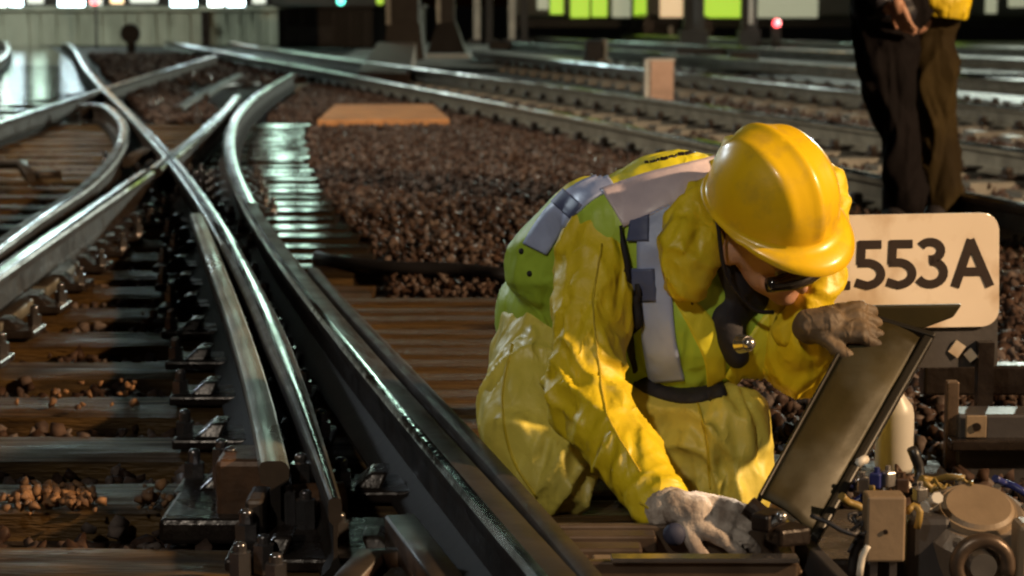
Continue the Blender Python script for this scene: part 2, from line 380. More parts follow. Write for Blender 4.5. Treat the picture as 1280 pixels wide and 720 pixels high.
def chair_mesh():
    m = MB()
    m.box((0, 0, .012), (.36, .17, .024), bev=.006)
    for s in (-1, 1):
        m.hexa([Vector((s * .075, -.06, .02)), Vector((s * .135, -.06, .02)), Vector((s * .135, .06, .02)), Vector((s * .075, .06, .02)),
                Vector((s * .060, -.045, .055)), Vector((s * .095, -.045, .055)), Vector((s * .095, .045, .055)), Vector((s * .060, .045, .055))], bev=.006)
    bmesh.ops.recalc_face_normals(m.bm, faces=m.bm.faces)
    me = bpy.data.meshes.new('rail_chair'); m.bm.to_mesh(me); m.bm.free(); me.materials.append(M_iron); return me
def bolt_mesh():
    m = MB(); m.cyl((0, 0, 0), (0, 0, .035), .022, n=6); m.cyl((0, 0, .03), (0, 0, .055), .013, n=10); m.ball((0, 0, .056), (.013, .013, .008))
    me = bpy.data.meshes.new('bolt'); bmesh.ops.recalc_face_normals(m.bm, faces=m.bm.faces); m.bm.to_mesh(me); m.bm.free(); me.materials.append(M_bolt); return me
CH, BO = chair_mesh(), bolt_mesh()
Z0 = 3.12; PIT = .515
for i in range(28):
    y = Z0 + PIT * i + random.uniform(-.03, .03)
    x1 = interp_x(P_stock, y) + .34; x0 = x1 - 3.6 - i * .09
    W = .27 + random.uniform(-.02, .02)
    me = timber_mesh(x1 - x0, W, .13, i); me.materials.append(M_timber if i % 4 != 1 else M_timber_damp)
    o = link('timber_bearer', me); o.location = ((x0 + x1) / 2, y, -.068 - random.uniform(0, .012)); o.rotation_euler = (random.uniform(-.02, .02), 0, random.uniform(-.02, .02))
    tag(o, f'wet brown timber bearer under the left turnout, {ORD[i]} from the bottom edge', 'sleeper', 'timber bearers under the turnout')
    bpy.context.view_layer.update()
    spots = []
    for P, lo, hi in ((P_stock, 0, 99), (P_main, 3.6, 40), (P_left, 5.3, 10.4), (P_wing, 3.9, 8.2), (P_nose, 10.8, 18.5)):
        if lo < y < hi: spots.append(interp_x(P, y))
    spots.sort(); keep = []
    for x in spots:
        if not keep or x - keep[-1] > .3: keep.append(x)
    inv = o.matrix_world.inverted()
    if i < 18:
        for x in keep:
            c = link('rail_chair', CH, parent=o); c.matrix_parent_inverse = inv
            c.location = (x, y, 0)
            for s in (-1, 1):
                b = link('bolt', BO, parent=c); b.location = (s * .155, random.choice((-.04, .04)), .022)

# boards laid between the stock rail and the ballast
def board(name, x0, x1, y, w, m, label, group, top=.02):
    me = timber_mesh(x1 - x0, w, .06, int(y * 100)); me.materials.append(m)
    o = link(name, me); o.location = ((x0 + x1) / 2, y, top - .03); o.rotation_euler = (0, 0, random.uniform(-.012, .012))
    return tag(o, label, 'board', group)
y = 3.75; k = 0
ends = []
while y < 6.95:
    x0 = interp_x(P_stock, y) + .13 + (.03 if y < 6 else 0)
    board('timber_board', x0, .62 - (y - 3.7) * .045 + random.uniform(-.03, .03), y, .178, M_timber,
          f'brown walkway board left of the kneeling worker, {ORD[k]} from the bottom edge', 'walkway boards beside the stock rail', .02 + random.uniform(-.006, .006))
    y += .203; k += 1
y = 7.75; k = 0
while y < 17.3 and k < 27:
    x0 = interp_x(P_stock, y) + .12
    board('soaked_board', x0, x0 + .33 + (y - 7.7) * .006 + random.uniform(-.03, .03), y, .235, M_timber_wet,
          f'soaked reflecting board beside the curved rail, {ORD[k]} from the near end', 'soaked boards beside the curved rail', .015 + random.uniform(-.006, .006))
    y += .35; k += 1

# concrete sleepers of the right hand tracks
def conc_mesh(L=2.5):
    m = MB()
    for a, b, h in ((-L / 2, -.35, .0), (-.35, .35, -.03), (.35, L / 2, .0)):
        m.hexa([Vector((a, -.13, -.16)), Vector((b, -.13, -.16)), Vector((b, .13, -.16)), Vector((a, .13, -.16)),
                Vector((a, -.10, h)), Vector((b, -.10, h)), Vector((b, .10, h)), Vector((a, .10, h))])
    me = bpy.data.meshes.new('concrete_sleeper'); bmesh.ops.recalc_face_normals(m.bm, faces=m.bm.faces); m.bm.to_mesh(me); m.bm.free(); me.materials.append(M_conc); return me
def clip_mesh():
    m = MB(); m.box((0, 0, .02), (.26, .12, .03), bev=.005)
    for s in (-1, 1): m.box((s * .1, 0, .05), (.05, .07, .05), bev=.012)
    me = bpy.data.meshes.new('fastening'); bmesh.ops.recalc_face_normals(m.bm, faces=m.bm.faces); m.bm.to_mesh(me); m.bm.free(); me.materials.append(M_iron); return me
CM, CL = conc_mesh(), clip_mesh()
def track_sleepers(PA, PB, y0, y1, pitch, label, group, clips=True):
    y = y0
    while y < y1:
        a = Vector((interp_x(PA, y), y, 0)); t = Vector((interp_x(PA, y + .5), y + .5, 0)) - a
        n = Vector((t.y, -t.x, 0)).normalized()
        b = a + n * 1.45
        o = link('concrete_sleeper', CM); o.location = (a + b) / 2 + Vector((0, 0, -.004)); o.rotation_euler = (0, 0, math.atan2(n.y, n.x))
        tag(o, label, 'sleeper', group)
        if clips:
            for s in (-1, 1):
                c = link('fastening', CL, parent=o); c.location = (s * .725, 0, 0)
        y += pitch * t.normalized().y
    return
track_sleepers(P_near, P_far, 7.2, 30, .62, 'grey concrete sleeper of the first track behind the kneeling worker', 'concrete sleepers of the first track')
track_sleepers(P_third, P_fourth, 14, 34, .62, 'grey concrete sleeper of the second track back, beyond the pink board', 'concrete sleepers of the second track')
track_sleepers(P_fifth, P_sixth, 26, 46, .65, 'grey concrete sleeper of the farthest track before the train', 'concrete sleepers of the farthest track', clips=False)

# ------------------------------------------------------------------ ballast stones (one countless mass)
def stone_templates(n=6):
    out = []
    for k in range(n):
        bm = bmesh.new()
        for i in range(11):
            v = Vector((random.gauss(0, 1), random.gauss(0, 1), random.gauss(0, 1))).normalized() * random.uniform(.75, 1.05)
            bm.verts.new((v.x * random.uniform(.9, 1.2), v.y, v.z * .75))
        r = bmesh.ops.convex_hull(bm, input=bm.verts)
        bmesh.ops.delete(bm, geom=[g for g in r['geom_interior'] if isinstance(g, bmesh.types.BMVert)] , context='VERTS')
        bmesh.ops.triangulate(bm, faces=bm.faces)
        bm.verts.index_update()
        out.append((np.array([v.co[:] for v in bm.verts]), np.array([[v.index for v in f.verts] for f in bm.faces])))
        bm.free()
    return out
ST = stone_templates()
def stones(name, pts, sizes, m, kind='stuff'):
    V, F, base = [], [], 0
    for p, s in zip(pts, sizes):
        v, f = ST[rng.integers(len(ST))]
        q = rng.normal(size=4); q /= np.linalg.norm(q); w, x, y, z = q
        Rm = np.array([[1 - 2 * (y * y + z * z), 2 * (x * y - z * w), 2 * (x * z + y * w)], [2 * (x * y + z * w), 1 - 2 * (x * x + z * z), 2 * (y * z - x * w)], [2 * (x * z - y * w), 2 * (y * z + x * w), 1 - 2 * (x * x + y * y)]])
        V.append(v @ Rm.T * s + np.array(p)); F.append(f + base); base += len(v)
    V = np.concatenate(V); F = np.concatenate(F)
    me = bpy.data.meshes.new(name)
    me.vertices.add(len(V)); me.vertices.foreach_set('co', V.astype(np.float32).ravel())
    me.loops.add(F.size); me.loops.foreach_set('vertex_index', F.astype(np.int32).ravel())
    me.polygons.add(len(F)); me.polygons.foreach_set('loop_start', np.arange(0, F.size, 3, dtype=np.int32)); me.polygons.foreach_set('loop_total', np.full(len(F), 3, dtype=np.int32))
    me.update(calc_edges=True); me.validate()
    o = link(name, me, m); o['kind'] = kind; return o

# colour varies from stone to stone
nt = M_ballast.node_tree; b = nt.nodes['Principled BSDF']
geo = nt.nodes.new('ShaderNodeNewGeometry'); hs = nt.nodes.new('ShaderNodeHueSaturation')
mrv = nt.nodes.new('ShaderNodeMapRange'); mrv.inputs[3].default_value = .35; mrv.inputs[4].default_value = 1.9
nt.links.new(geo.outputs['Random Per Island'], mrv.inputs[0]); nt.links.new(mrv.outputs[0], hs.inputs['Value'])
mrs = nt.nodes.new('ShaderNodeMapRange'); mrs.inputs[3].default_value = 1.25; mrs.inputs[4].default_value = .5
nt.links.new(geo.outputs['Random Per Island'], mrs.inputs[0]); nt.links.new(mrs.outputs[0], hs.inputs['Saturation'])
src = b.inputs['Base Color'].links[0].from_socket
nt.links.new(src, hs.inputs['Color']); nt.links.new(hs.outputs['Color'], b.inputs['Base Color'])

def near_right(y):   # right border of the ballast bed: the first concrete track
    return interp_x(P_near, y) if y > 6.7 else 3.2
pts, sz = [], []
# main bed between the boards and the first concrete track
N = 0
while N < 42000:
    y = 5.2 + 20 * rng.random() ** 1.7
    if y < 7.7: xl = max(.30 - (y - 5.2) * .14, -.02) + .1 * noise.noise(Vector((y * 2, 0, 0)))
    else: xl = interp_x(P_stock, y) + (.48 + (y - 7.7) * .006 if y < 17.3 else .16) + .05 * noise.noise(Vector((y * 2, 3, 0)))
    if y < 7.7 and y > 7.15: xl = -.45
    xr = near_right(y) + .1
    if xr <= xl: continue
    x = xl + (xr - xl) * rng.random()
    h = .015 * noise.noise(Vector((x * 1.3, y * 1.3, 0)))
    pts.append((x, y, -.035 + .05 * rng.random() + h)); sz.append(rng.uniform(.010, .024) if rng.random() < .82 else rng.uniform(.024, .036)); N += 1
# between the rails of the first concrete track and beyond it
for _ in range(11000):
    y = 7 + 16 * rng.random(); a = near_right(y); x = a + rng.uniform(-.2, 4.0)
    pts.append((x, y, -.075 + .05 * rng.random())); sz.append(rng.uniform(.018, .036))
# cribs between the timber bearers, left
for _ in range(12000):
    i = rng.integers(0, 22); y = Z0 + PIT * (i + .5) + rng.uniform(-.13, .13)
    x = interp_x(P_stock, y) + .2 - 3.6 * rng.random()
    d = min(abs(x - interp_x(P_main, max(y, 3.6))), abs(x - interp_x(P_stock, y)))
    pts.append((x, y, -.075 + .045 * rng.random() * (1 if x < interp_x(P_main, max(y, 3.6)) else .2))); sz.append(rng.uniform(.014, .034))
# around the machine and behind the worker
for _ in range(6000):
    y = rng.uniform(3.6, 6.2); x = rng.uniform(.35, 2.2)
    if .35 < x < .95 and y < 3.8: continue
    pts.append((x, y, -.055 + .06 * rng.random())); sz.append(rng.uniform(.014, .032))
# far dark triangle beyond the diamond rail
for _ in range(7000):
    y = rng.uniform(17.5, 40); a, b_ = interp_x(P_main, y), interp_x(P_cross, y) if y < 33 else interp_x(P_near, y)
    b_ = max(b_, interp_x(P_near, y)) if y > 26 else b_
    pts.append((rng.uniform(a + .3, max(b_, a + 1)), y, -.03 + .06 * rng.random())); sz.append(rng.uniform(.03, .05))
stones('ballast', pts, sz, M_ballast)
# loose orange broken stone on the bearers
pts, sz = [], []
for cx, cy, n, sp in ((60, 625, 40, 26), (95, 628, 36, 18), (190, 628, 16, 16), (20, 632, 16, 18), (70, 498, 7, 24), (160, 494, 6, 14), (185, 400, 5, 14), (110, 505, 5, 26)):
    for _ in range(n):
        q = gp(cx + rng.normal() * sp, cy + rng.normal() * 6, 0); pts.append((q.x, q.y, .004 + .018 * rng.random())); sz.append(rng.uniform(.006, .019))
stones('stone_debris', pts, sz, M_debris)

# ------------------------------------------------------------------ puddles
M_water = mat('puddle water', (.010, .010, .010), .05, nscale=3, bump=.010, bscale=7, spec=.4, stretch=(.25, 1.6, 1))
def puddle(pxs, z, name='puddle'):
    c = spline([gp(x, y, z) for x, y in pxs] + [gp(*pxs[0], z)], .3)[:-1]
    return sheet(name, c, M_water)
puddle([(-60, 60), (20, 56), (62, 60), (98, 84), (118, 108), (60, 122), (-20, 138), (-120, 150)], -.028)
puddle([(84, 168), (118, 172), (118, 196), (92, 214), (62, 212), (66, 188)], -.035)
puddle([(228, 122), (262, 112), (256, 132), (222, 140)], -.03)

# ------------------------------------------------------------------ background: platform, station, train, masts
def quadbox(name, x0, x1, y0, y1, z0, z1, m, parent=None, bev=0.0):
    return MB().box(((x0 + x1) / 2, (y0 + y1) / 2, (z0 + z1) / 2), (x1 - x0, y1 - y0, z1 - z0), bev=bev).build(name, m, parent)
def px_x(px, Y): return (px - 640) / FPX * Y * 1.009

PY = 51.0
t = empty('platform_wall', 'long pale concrete platform wall with upright panel joints at upper left', 'platform wall')
xe = px_x(352, PY)
m = MB(); m.box(((-42 + xe) / 2, PY + 2.5, .37), (xe + 42, 5, .86)); m.build('platform_body', M_platwall, t)
m = MB(); m.box(((-42 + xe) / 2, PY + 2.3, .83), (xe + 42.3, 5.2, .10)); m.build('coping', M_platwall, t)
m = MB()
for k in range(90):
    x = xe - .2 - k * .40 + random.uniform(-.12, .12)
    m.box((x, PY - .03 + .001 * (k % 5), .36), (random.choice((.03, .05, .07, .16)), .05, .80))
m.build('panel_rib', M_platwall, t)
m = MB(); m.box((px_x(264, PY), PY - .07, .36), (.20, .08, .9)); m.build('joint_post', M_iron, t)

BY = 58.0
t = empty('station_building', 'dark station building with rows of white lit windows beyond the platform', 'building')
m = MB(); m.box((-26, BY + 6, 7), (46, 12, 14)); m.build('wall', M_bldg, t)
def window(xa, xb, za, zb, g, parent=t, Y=BY):
    f = MB()
    for c, s in ((((xa + xb) / 2, Y - .05, za - .04), (xb - xa + .16, .14, .08)), (((xa + xb) / 2, Y - .05, zb + .04), (xb - xa + .16, .14, .08)),
                 ((xa - .04, Y - .05, (za + zb) / 2), (.08, .138, zb - za)), ((xb + .04, Y - .05, (za + zb) / 2), (.08, .138, zb - za))):
        f.box(c, s)
    fo = f.build('window', M_mast, parent)
    MB().box(((xa + xb) / 2, Y - .03, (za + zb) / 2), (xb - xa, .06, zb - za)).build('pane', g, fo)
# ground floor: shop fronts, measured in photo pixels along the top edge
for a, b_, za, zb, g in ((-60, -28, .95, 2.0, G_dim), (-22, -4, .9, 1.8, G_white), (6, 20, .85, 1.9, G_white), (24, 40, .78, 1.9, G_blue), (46, 66, .95, 2.0, G_dim), (84, 116, .86, 1.7, G_blue),
                         (122, 138, .9, 2.2, G_dim), (148, 164, .95, 2.3, G_warm), (172, 206, .97, 2.4, G_dim), (222, 253, .80, 1.6, G_blue),
                         (268, 286, .84, 2.0, G_white), (291, 312, .84, 2.0, G_blue), (322, 338, .95, 2.4, G_dim)):
    window(px_x(a, BY), px_x(b_, BY), za, zb, g)
gl = [G_white, G_dim, G_white, G_blue, G_dim, G_warm, G_dim]
k = 0
for fl, (za, zb) in enumerate(((3.3, 5.0), (6.1, 7.8), (8.9, 10.6), (11.4, 13.0))):
    x = -44.0
    while x < px_x(292, BY):
        g = gl[(k * 5 + fl * 3) % 7] if (k + fl) % 2 else M_lens
        if fl == 0 and x < px_x(118, BY): g = M_lens
        window(x, x + 1.25, za, zb, g); x += 2.1 + .35 * ((k * 7) % 3); k += 1
window(px_x(345, BY), px_x(360, BY), 3.6, 12.6, G_tower); window(px_x(382, BY), px_x(391, BY), 3.6, 9.0, G_tower)
window(px_x(14, BY), px_x(26, BY), 3.0, 8.2, G_tower, Y=BY - .2); window(px_x(50, BY), px_x(66, BY), 3.0, 5.8, G_tower, Y=BY - .2)
for px, g, lab in ((118, G_red, 'small red lamp above the pale platform wall'), (426, G_green, 'small teal lamp above the dark container'), (475, G_lime, 'small yellow lamp above the dark container')):
    o = empty('signal_lamp', lab, 'lamp')
    p = at(px, 1.0, 48); MB().ball(p, .09).build('lens', g, o); MB().cyl((p.x, 48.14, -.05), (p.x, 48.14, p.z + .1), .03).build('post', M_dark, o)

# dark container right of the platform
CY = 45.0
t = empty('container', 'long dark container standing right of the pale platform wall', 'container')
xa, xb = px_x(352, CY), px_x(528, CY)
m = MB(); m.box(((xa + xb) / 2, CY + 1.2, .43), (xb - xa, 2.4, .86), bev=.03); m.build('body', M_dark, t)
m = MB()
for k in range(9): m.box((xa + (xb - xa) * (k + .5) / 9, CY - .03, .42), (.07, .05, .74))
m.build('side_rib', M_mast, t)
m = MB(); m.box(((xa + xb) / 2, CY + 1.2, .90), (xb - xa + .1, 2.5, .06)); m.build('lid', M_mast, t)
m = MB(); m.box((px_x(390, CY), CY - .05, .30), (1.0, .06, .35)); m.build('label_plate', M_plate, t)

def mast(px, Y, w, foot, h, label):
    t = empty('gantry_mast', label, 'mast', 'overhead line masts')
    x = px_x(px, Y)
    m = MB(); m.box((x, Y, h / 2), (w, w, h)); m.build('shaft', M_mast, t)
    m = MB(); f = foot / 2
    m.hexa([Vector((x - f, Y - f, -.08)), Vector((x + f, Y - f, -.08)), Vector((x + f, Y + f, -.08)), Vector((x - f, Y + f, -.08)),
            Vector((x - w * .56, Y - w * .56, .62)), Vector((x + w * .56, Y - w * .56, .62)), Vector((x + w * .56, Y + w * .56, .62)), Vector((x - w * .56, Y + w * .56, .62))])
    m.build('flared_foot', M_mast, t)
    m = MB(); m.box((x - w * .52, Y - w * .53, h / 2 + .3), (.07, .05, h - .6)); m.build('edge_strip', M_masted, t)
    return t
mast(508, 37.0, .52, .74, 7.5, 'wide dark mast with pale left edge beside the container')
mast(560, 40.0, .30, .82, 7.5, 'narrower dark mast with broad flared foot right of the wide mast')
m = MB(); p = px_x(552, 38.6); m.box((p, 38.6, -.02), (1.1, .8, .12)); tag(m.build('mast_plinth', M_masted), 'pale concrete plinth at the foot of the narrower mast', 'plinth')
a = [gp(x, y, 0) for x, y in ((448, 99), (512, 102), (520, 76), (472, 74))]
m = MB(); m.hexa([Vector((q.x, q.y, -.05)) for q in a] + [Vector((a[0].x, a[0].y, .10)), Vector((a[1].x, a[1].y, .10)), Vector((a[2].x, a[2].y, .30)), Vector((a[3].x, a[3].y, .30))], bev=.01)
tag(m.build('cable_cover', M_rust), 'dark sloping cover between the rails in front of the wide mast', 'cover')

# train
TY = 54.0
t = empty('passenger_train', 'parked train with lit lime and cream panels along the top edge', 'train')
xa, xb = px_x(640, TY), px_x(1500, TY)
m = MB(); m.box(((xa + xb) / 2, TY + 1.5, 2.05), (xb - xa, 2.8, 3.0), bev=.12); m.build('body', M_traingrey, t)
m = MB(); m.box(((xa + xb) / 2, TY + 1.5, .46), (xb - xa, 2.5, .24)); m.build('underframe', M_dark, t)
def panel(a, b_, g, za=.59, zb=1.9):
    MB().box(((px_x(a, TY) + px_x(b_, TY)) / 2, TY + .08, (za + zb) / 2), (px_x(b_, TY) - px_x(a, TY), .06, zb - za), bev=.015).build('lit_panel', g, t)
for a, b_, g, za in ((671, 685, G_pale, .80), (687, 703, G_lime, .68), (712, 735, G_lime, .59), (738, 757, G_lime, .61), (763, 786, G_pale, .60), (790, 805, G_lime, .59), (822, 850, G_peach, .60),
                     (872, 921, G_lime, .59), (941, 1016, G_pale, .59), (1060, 1110, G_pale, .62), (1150, 1195, G_lime, .6), (1222, 1236, G_pale, .7), (1250, 1272, G_pale, .86), (1300, 1350, G_lime, .6)):
    panel(a, b_, g, za)
    panel(a, b_, G_dim if g is not G_lime else G_lime, 2.05, 3.1)
for px in (835, 1120, 1330):
    bo = MB(); bo.box((px_x(px, TY), TY + .4, .26), (2.2, .3, .3), bev=.04); bo = bo.build('bogie', M_dark, t)
    for s in (-1, 1): MB().cyl((px_x(px, TY) + s * .75, TY + .05, .33), (px_x(px, TY) + s * .75, TY + .2, .33), .36, n=20).build('wheel', M_iron, bo)
    m = MB(); m.box((px_x(px, TY) + .0, TY - .02, .26), (.10, .08, .22)); m.build('axle_cover', M_masted, bo)
for px, w, lab in ((863, 1.0, 'dark steel column before the train, left of the bright lime panel'), (931, .75, 'dark steel column before the train with pale strip, right of the bright lime panel')):
    t = empty('platform_column', lab, 'column', 'columns before the train')
    x = px_x(px, 47)
    MB().box((x, 47, 2.0), (w * .45, .4, 4.2)).build('shaft', M_mast, t)
    MB().box((x, 47, .16), (w * .62, .62, .42)).build('foot', M_dark, t)
    MB().box((x + .02, 46.78, 2.2), (.10, .03, 3.4)).build('edge_strip', M_plate if w > .9 else M_masted, t)
for i, px in enumerate((597, 612, 640, 655)):
    t = empty('platform_column', ['thin pale post left of the lime train panels, nearest to the masts', 'thin dark post left of the lime train panels, second from the masts', 'thin pale post just left of the lime train panels', 'thin dark post closest to the lime train panels'][i], 'column', 'columns before the train')
    MB().box((px_x(px, 50), 50, 2.2), (.16, .16, 4.6)).build('shaft', M_masted if i % 2 == 0 else M_mast, t)
    MB().box((px_x(px, 50), 50, .0), (.4, .4, .22)).build('foot', M_mast, t)
t = empty('red_signal', 'tiny red signal lamp below the pale train panel', 'signal')
p = at(971, 29, 46); MB().ball((p.x, p.y, p.z), .085).build('lens', G_red, t); MB().box((p.x, p.y + .12, .2), (.2, .16, .52)).build('case', M_dark, t)
# low things on the pale concrete
for px, py, Y, w, d, h, mm, nm, lab in ((638, 46, 44, .9, .4, .16, M_dark, 'cable_trough', 'low dark trough lying on pale concrete left of the blue cabinet'), (742, 58, 35, .34, .5, .34, M_coat, 'cabinet', 'small blue black cabinet with pale edge on the concrete'),
                                        (880, 60, 40, 1.2, .4, .10, M_plate, 'cable_trough', 'low grey trough on the concrete below the lime panel'), (925, 66, 36, .5, .3, .12, M_dark, 'cable_trough', 'short dark trough on the concrete right of the grey one')):
    q = px_x(px, Y); m = MB(); m.box((q, Y, h / 2), (w, d, h), bev=.02)
    m.box((q, Y, h + .012), (w * 1.04, d * 1.04, .02)); tag(m.build(nm, mm), lab, 'cabinet' if 'cab' in nm and nm == 'cabinet' else 'trough')
q = px_x(754, 34.8); m = MB(); m.box((q, 34.8, .19), (.09, .1, .38), bev=.01); m.box((q, 34.8, .02), (.2, .2, .04)); tag(m.build('marker_post', M_white), 'short white post beside the small blue black cabinet', 'post')

# round ground signal
t = empty('ground_signal', 'round dark ground signal before the platform wall', 'signal')
p = at(163, 42, 42)
MB().cyl((p.x, p.y - .03, p.z), (p.x, p.y + .05, p.z), .20, n=28).build('disc', M_plate, t)
MB().box((p.x, p.y + .12, (p.z - .07) / 2), (.16, .12, p.z + .07)).build('post', M_dark, t)
# orange board
a = [gp(x, y, 0) for x, y in ((397, 158), (562, 157), (541, 140), (418, 141))]
t_ = .06
m = MB(); m.hexa([Vector((q.x, q.y, .0)) for q in a] + [Vector((a[0].x + .0, a[0].y, .055)), Vector((a[1].x, a[1].y, .055)), Vector((a[2].x, a[2].y, .075)), Vector((a[3].x, a[3].y, .075))], bev=.008)
tag(m.build('orange_board', M_orange), 'flat orange board with slanted ends lying on the ballast', 'board')
# pink board by the track
t = empty('lineside_board', 'small faded pink board with white left edge beside the track', 'board')
YB = 21.3
p0, p1 = at(813, 119, YB), at(842, 80, YB)
MB().box(((p0.x + p1.x) / 2, YB, (p0.z + p1.z) / 2 - .02), (p1.x - p0.x, .05, p1.z - p0.z + .12), bev=.006).build('face', M_pink, t)
q = at(809, 119, YB); MB().box((q.x - .003, YB + .05, (p0.z + p1.z) / 2 - .02), (.045, .16, p1.z - p0.z + .14), bev=.006).build('side', M_white, t)
MB().box(((p0.x + p1.x) / 2, YB + .06, p1.z + .045), (p1.x - p0.x + .03, .18, .02)).build('cap', M_white, t)
MB().box(((p0.x + p1.x) / 2, YB + .06, (p0.z - .07) / 2), (.06, .06, p0.z + .07 + .1)).build('post', M_iron, t)

# ------------------------------------------------------------------ turnout furniture, left and bottom
def rod(name, pxs, h, w, t_, m, label, cat='rod'):
    path = [gp(x, y, h) for x, y in pxs]
    if len(path) > 2: path = spline(path, .15) if 'curved' in label else path
    bm = bmesh.new(); sweep(bm, path, [(-w / 2, -t_), (-w / 2, -.004), (-w / 2 + .004, 0), (w / 2 - .004, 0), (w / 2, -.004), (w / 2, -t_)], (1, 2, 3))
    bmesh.ops.recalc_face_normals(bm, faces=bm.faces)
    me = bpy.data.meshes.new(name); bm.to_mesh(me); bm.free()
    return tag(link(name, me, [m, M_oldtop]), label, cat)
rod('stretcher_bar', [(500, 643), (575, 740)], .10, .055, .09, M_rust, 'brown steel bar with shiny edge between crossing rail and stock rail')
rod('tie_bar', [(420, 735), (462, 688), (520, 684), (545, 735)], .07, .05, .06, M_rust, 'bent brown bracket with bright edge at the bottom edge')
rod('tie_bar', [(475, 735), (500, 712), (545, 708)], .05, .045, .05, M_iron, 'short lower bracket under the bent brown one')
rod('point_rod', [(-20, 200), (27, 200), (38, 216)], .10, .05, .05, M_railside, 'cranked grey rod at left edge beside the check rail')
rod('point_rod', [(42, 214), (70, 212)], .04, .10, .05, M_railside, 'short flat rod end beside the cranked grey rod')
rod('point_rod', [(160, 196), (185, 184), (200, 187)], .12, .07, .06, M_railside, 'short bright rod end just left of the X crossing')
rod('point_rod', [(222, 134), (262, 110), (300, 92)], .08, .09, .06, M_railside, 'long flat bar beyond the crossing, left of the curved rail')
rod('point_rod', [(258, 118), (280, 106), (324, 103)], .08, .05, .05, M_railside, 'thin grey bar between the flat bar and the curved rail')
rod('fish_plate', [(-10, 404), (42, 364), (46, 361)], .05, .05, .04, M_railgrey, 'grey plate along the rail foot at left edge, nearer piece')
rod('fish_plate', [(49, 358), (90, 326)], .05, .05, .04, M_railgrey, 'grey plate along the rail foot at left edge, farther piece')
for i, (px, py, s) in enumerate(((192, 137, .09), (200, 133, .06), (240, 98, .08), (262, 103, .07), (248, 152, .07), (132, 213, .05))):
    p = gp(px, py, .02); m = MB(); m.box((p.x, p.y, .04), (s, s * .8, .10), bev=.012); m.cyl((p.x, p.y, .08), (p.x, p.y, .13), s * .3, n=8)
    tag(m.build('bolt_block', M_bolt), ['shiny bolt block beyond the crossing, larger of the close pair', 'shiny bolt block beyond the crossing, smaller of the close pair', 'pale block on far side of the turnout next to the long flat bar', 'pale block nearest to the dark ballast triangle tip', 'pale block between crossing nose rail and diagonal rail', 'tiny block between check rail and left running rail'][i], 'bolt')
# chair block at the end of the wing rail
t = empty('chair_block', 'brown rusted chair block with bolts at the wing rail end', 'chair block')
c = gp(314, 612, .05)
m = MB(); m.box((c.x, c.y - .02, .05), (.115, .15, .16), bev=.012); m.build('block', M_rust, t)
m = MB(); m.box((c.x + .01, c.y - .02, .0), (.34, .24, .05), bev=.01); m.build('base', M_iron, t)
for px, py, h in ((277, 560, .12), (288, 570, .12), (376, 578, .12), (358, 614, .09), (382, 624, .08), (424, 652, .06), (300, 690, .05), (330, 680, .05), (345, 704, .05)):
    p = gp(px, py, h); m = MB(); m.cyl((p.x, p.y, h - .09), (p.x, p.y, h), .020, n=6); m.cyl((p.x, p.y, h), (p.x, p.y, h + .012), .012, n=10); m.ball((p.x, p.y, h + .012), (.012, .012, .007))
    m.build('bolt', M_bolt, t)
c = gp(395, 645, .03)
t = empty('heel_block', 'round rusty heel block below the cut rail end', 'heel block')
MB().cyl((c.x - .06, c.y, .045), (c.x + .05, c.y + .03, .045), .045, n=18).build('barrel', M_rust, t)
MB().box((c.x + .03, c.y - .08, .0), (.30, .20, .05), bev=.01).build('base', M_iron, t)
m = MB(); m.box((c.x - .1, c.y - .08, .045), (.035, .12, .10), bev=.008); m.build('lug', M_railside, t)
# dark hose across the boards
pts = spline([gp(x, y, .03) for x, y in ((398, 322), (430, 330), (500, 336), (570, 338), (640, 345))], .08)
tag(MB().tube(pts, .028).build('drain_pipe', M_cable_k), 'black pipe lying across between ballast and brown boards', 'pipe')

# ------------------------------------------------------------------ sign
YS = 4.55
t = empty('number_sign', 'cream number sign reading 2553A on a dark grey plate', 'sign')
YAW = R(17)
def sp(px, py, Y=YS): return at(px, py, Y + (px - 1130) / FPX * YS * math.tan(YAW))
SN = Vector((-math.sin(YAW), math.cos(YAW), 0))
def rrect(x0, y0, x1, y1, r, n=7):
    out = []
    for cx, cy, a0 in ((x1 - r, y0 + r, -90), (x1 - r, y1 - r, 0), (x0 + r, y1 - r, 90), (x0 + r, y0 + r, 180)):
        for k in range(n): a = R(a0 + 90 * k / (n - 1)); out.append((cx + r * math.cos(a), cy + r * math.sin(a)))
    return out
def skew(x, y): return (x, y + (1130 - x) * .018)
poly = [sp(*skew(x, y)) for x, y in rrect(1000, 268, 1249, 410, 21)]
MB().prism(poly, SN * .012, bev=.0015).build('face', M_sign, t)
poly = [sp(*skew(x, y), YS + .016) for x, y in rrect(1000, 300, 1247, 460, 4)]
MB().prism(poly, SN * .012, bev=.0015).build('backing_plate', M_plate, t)
for px in (1050, 1225):
    a = sp(px, 450, YS + .045); MB().box((a.x, YS + .05, a.z / 2 - .02), (.035, .035, a.z + .14)).build('post', M_iron, t)
m = MB(); q = sp(1196, 436, YS + .008); m.box(q, (.026, .008, .032), rot=Matrix.Rotation(R(35), 3, 'Y')); q = sp(1213, 444, YS + .008); m.box(q, (.022, .008, .024), rot=Matrix.Rotation(R(-40), 3, 'Y')); m.build('light_patch', M_sign, t)  # pale pieces standing in for patches of light on the backing plate
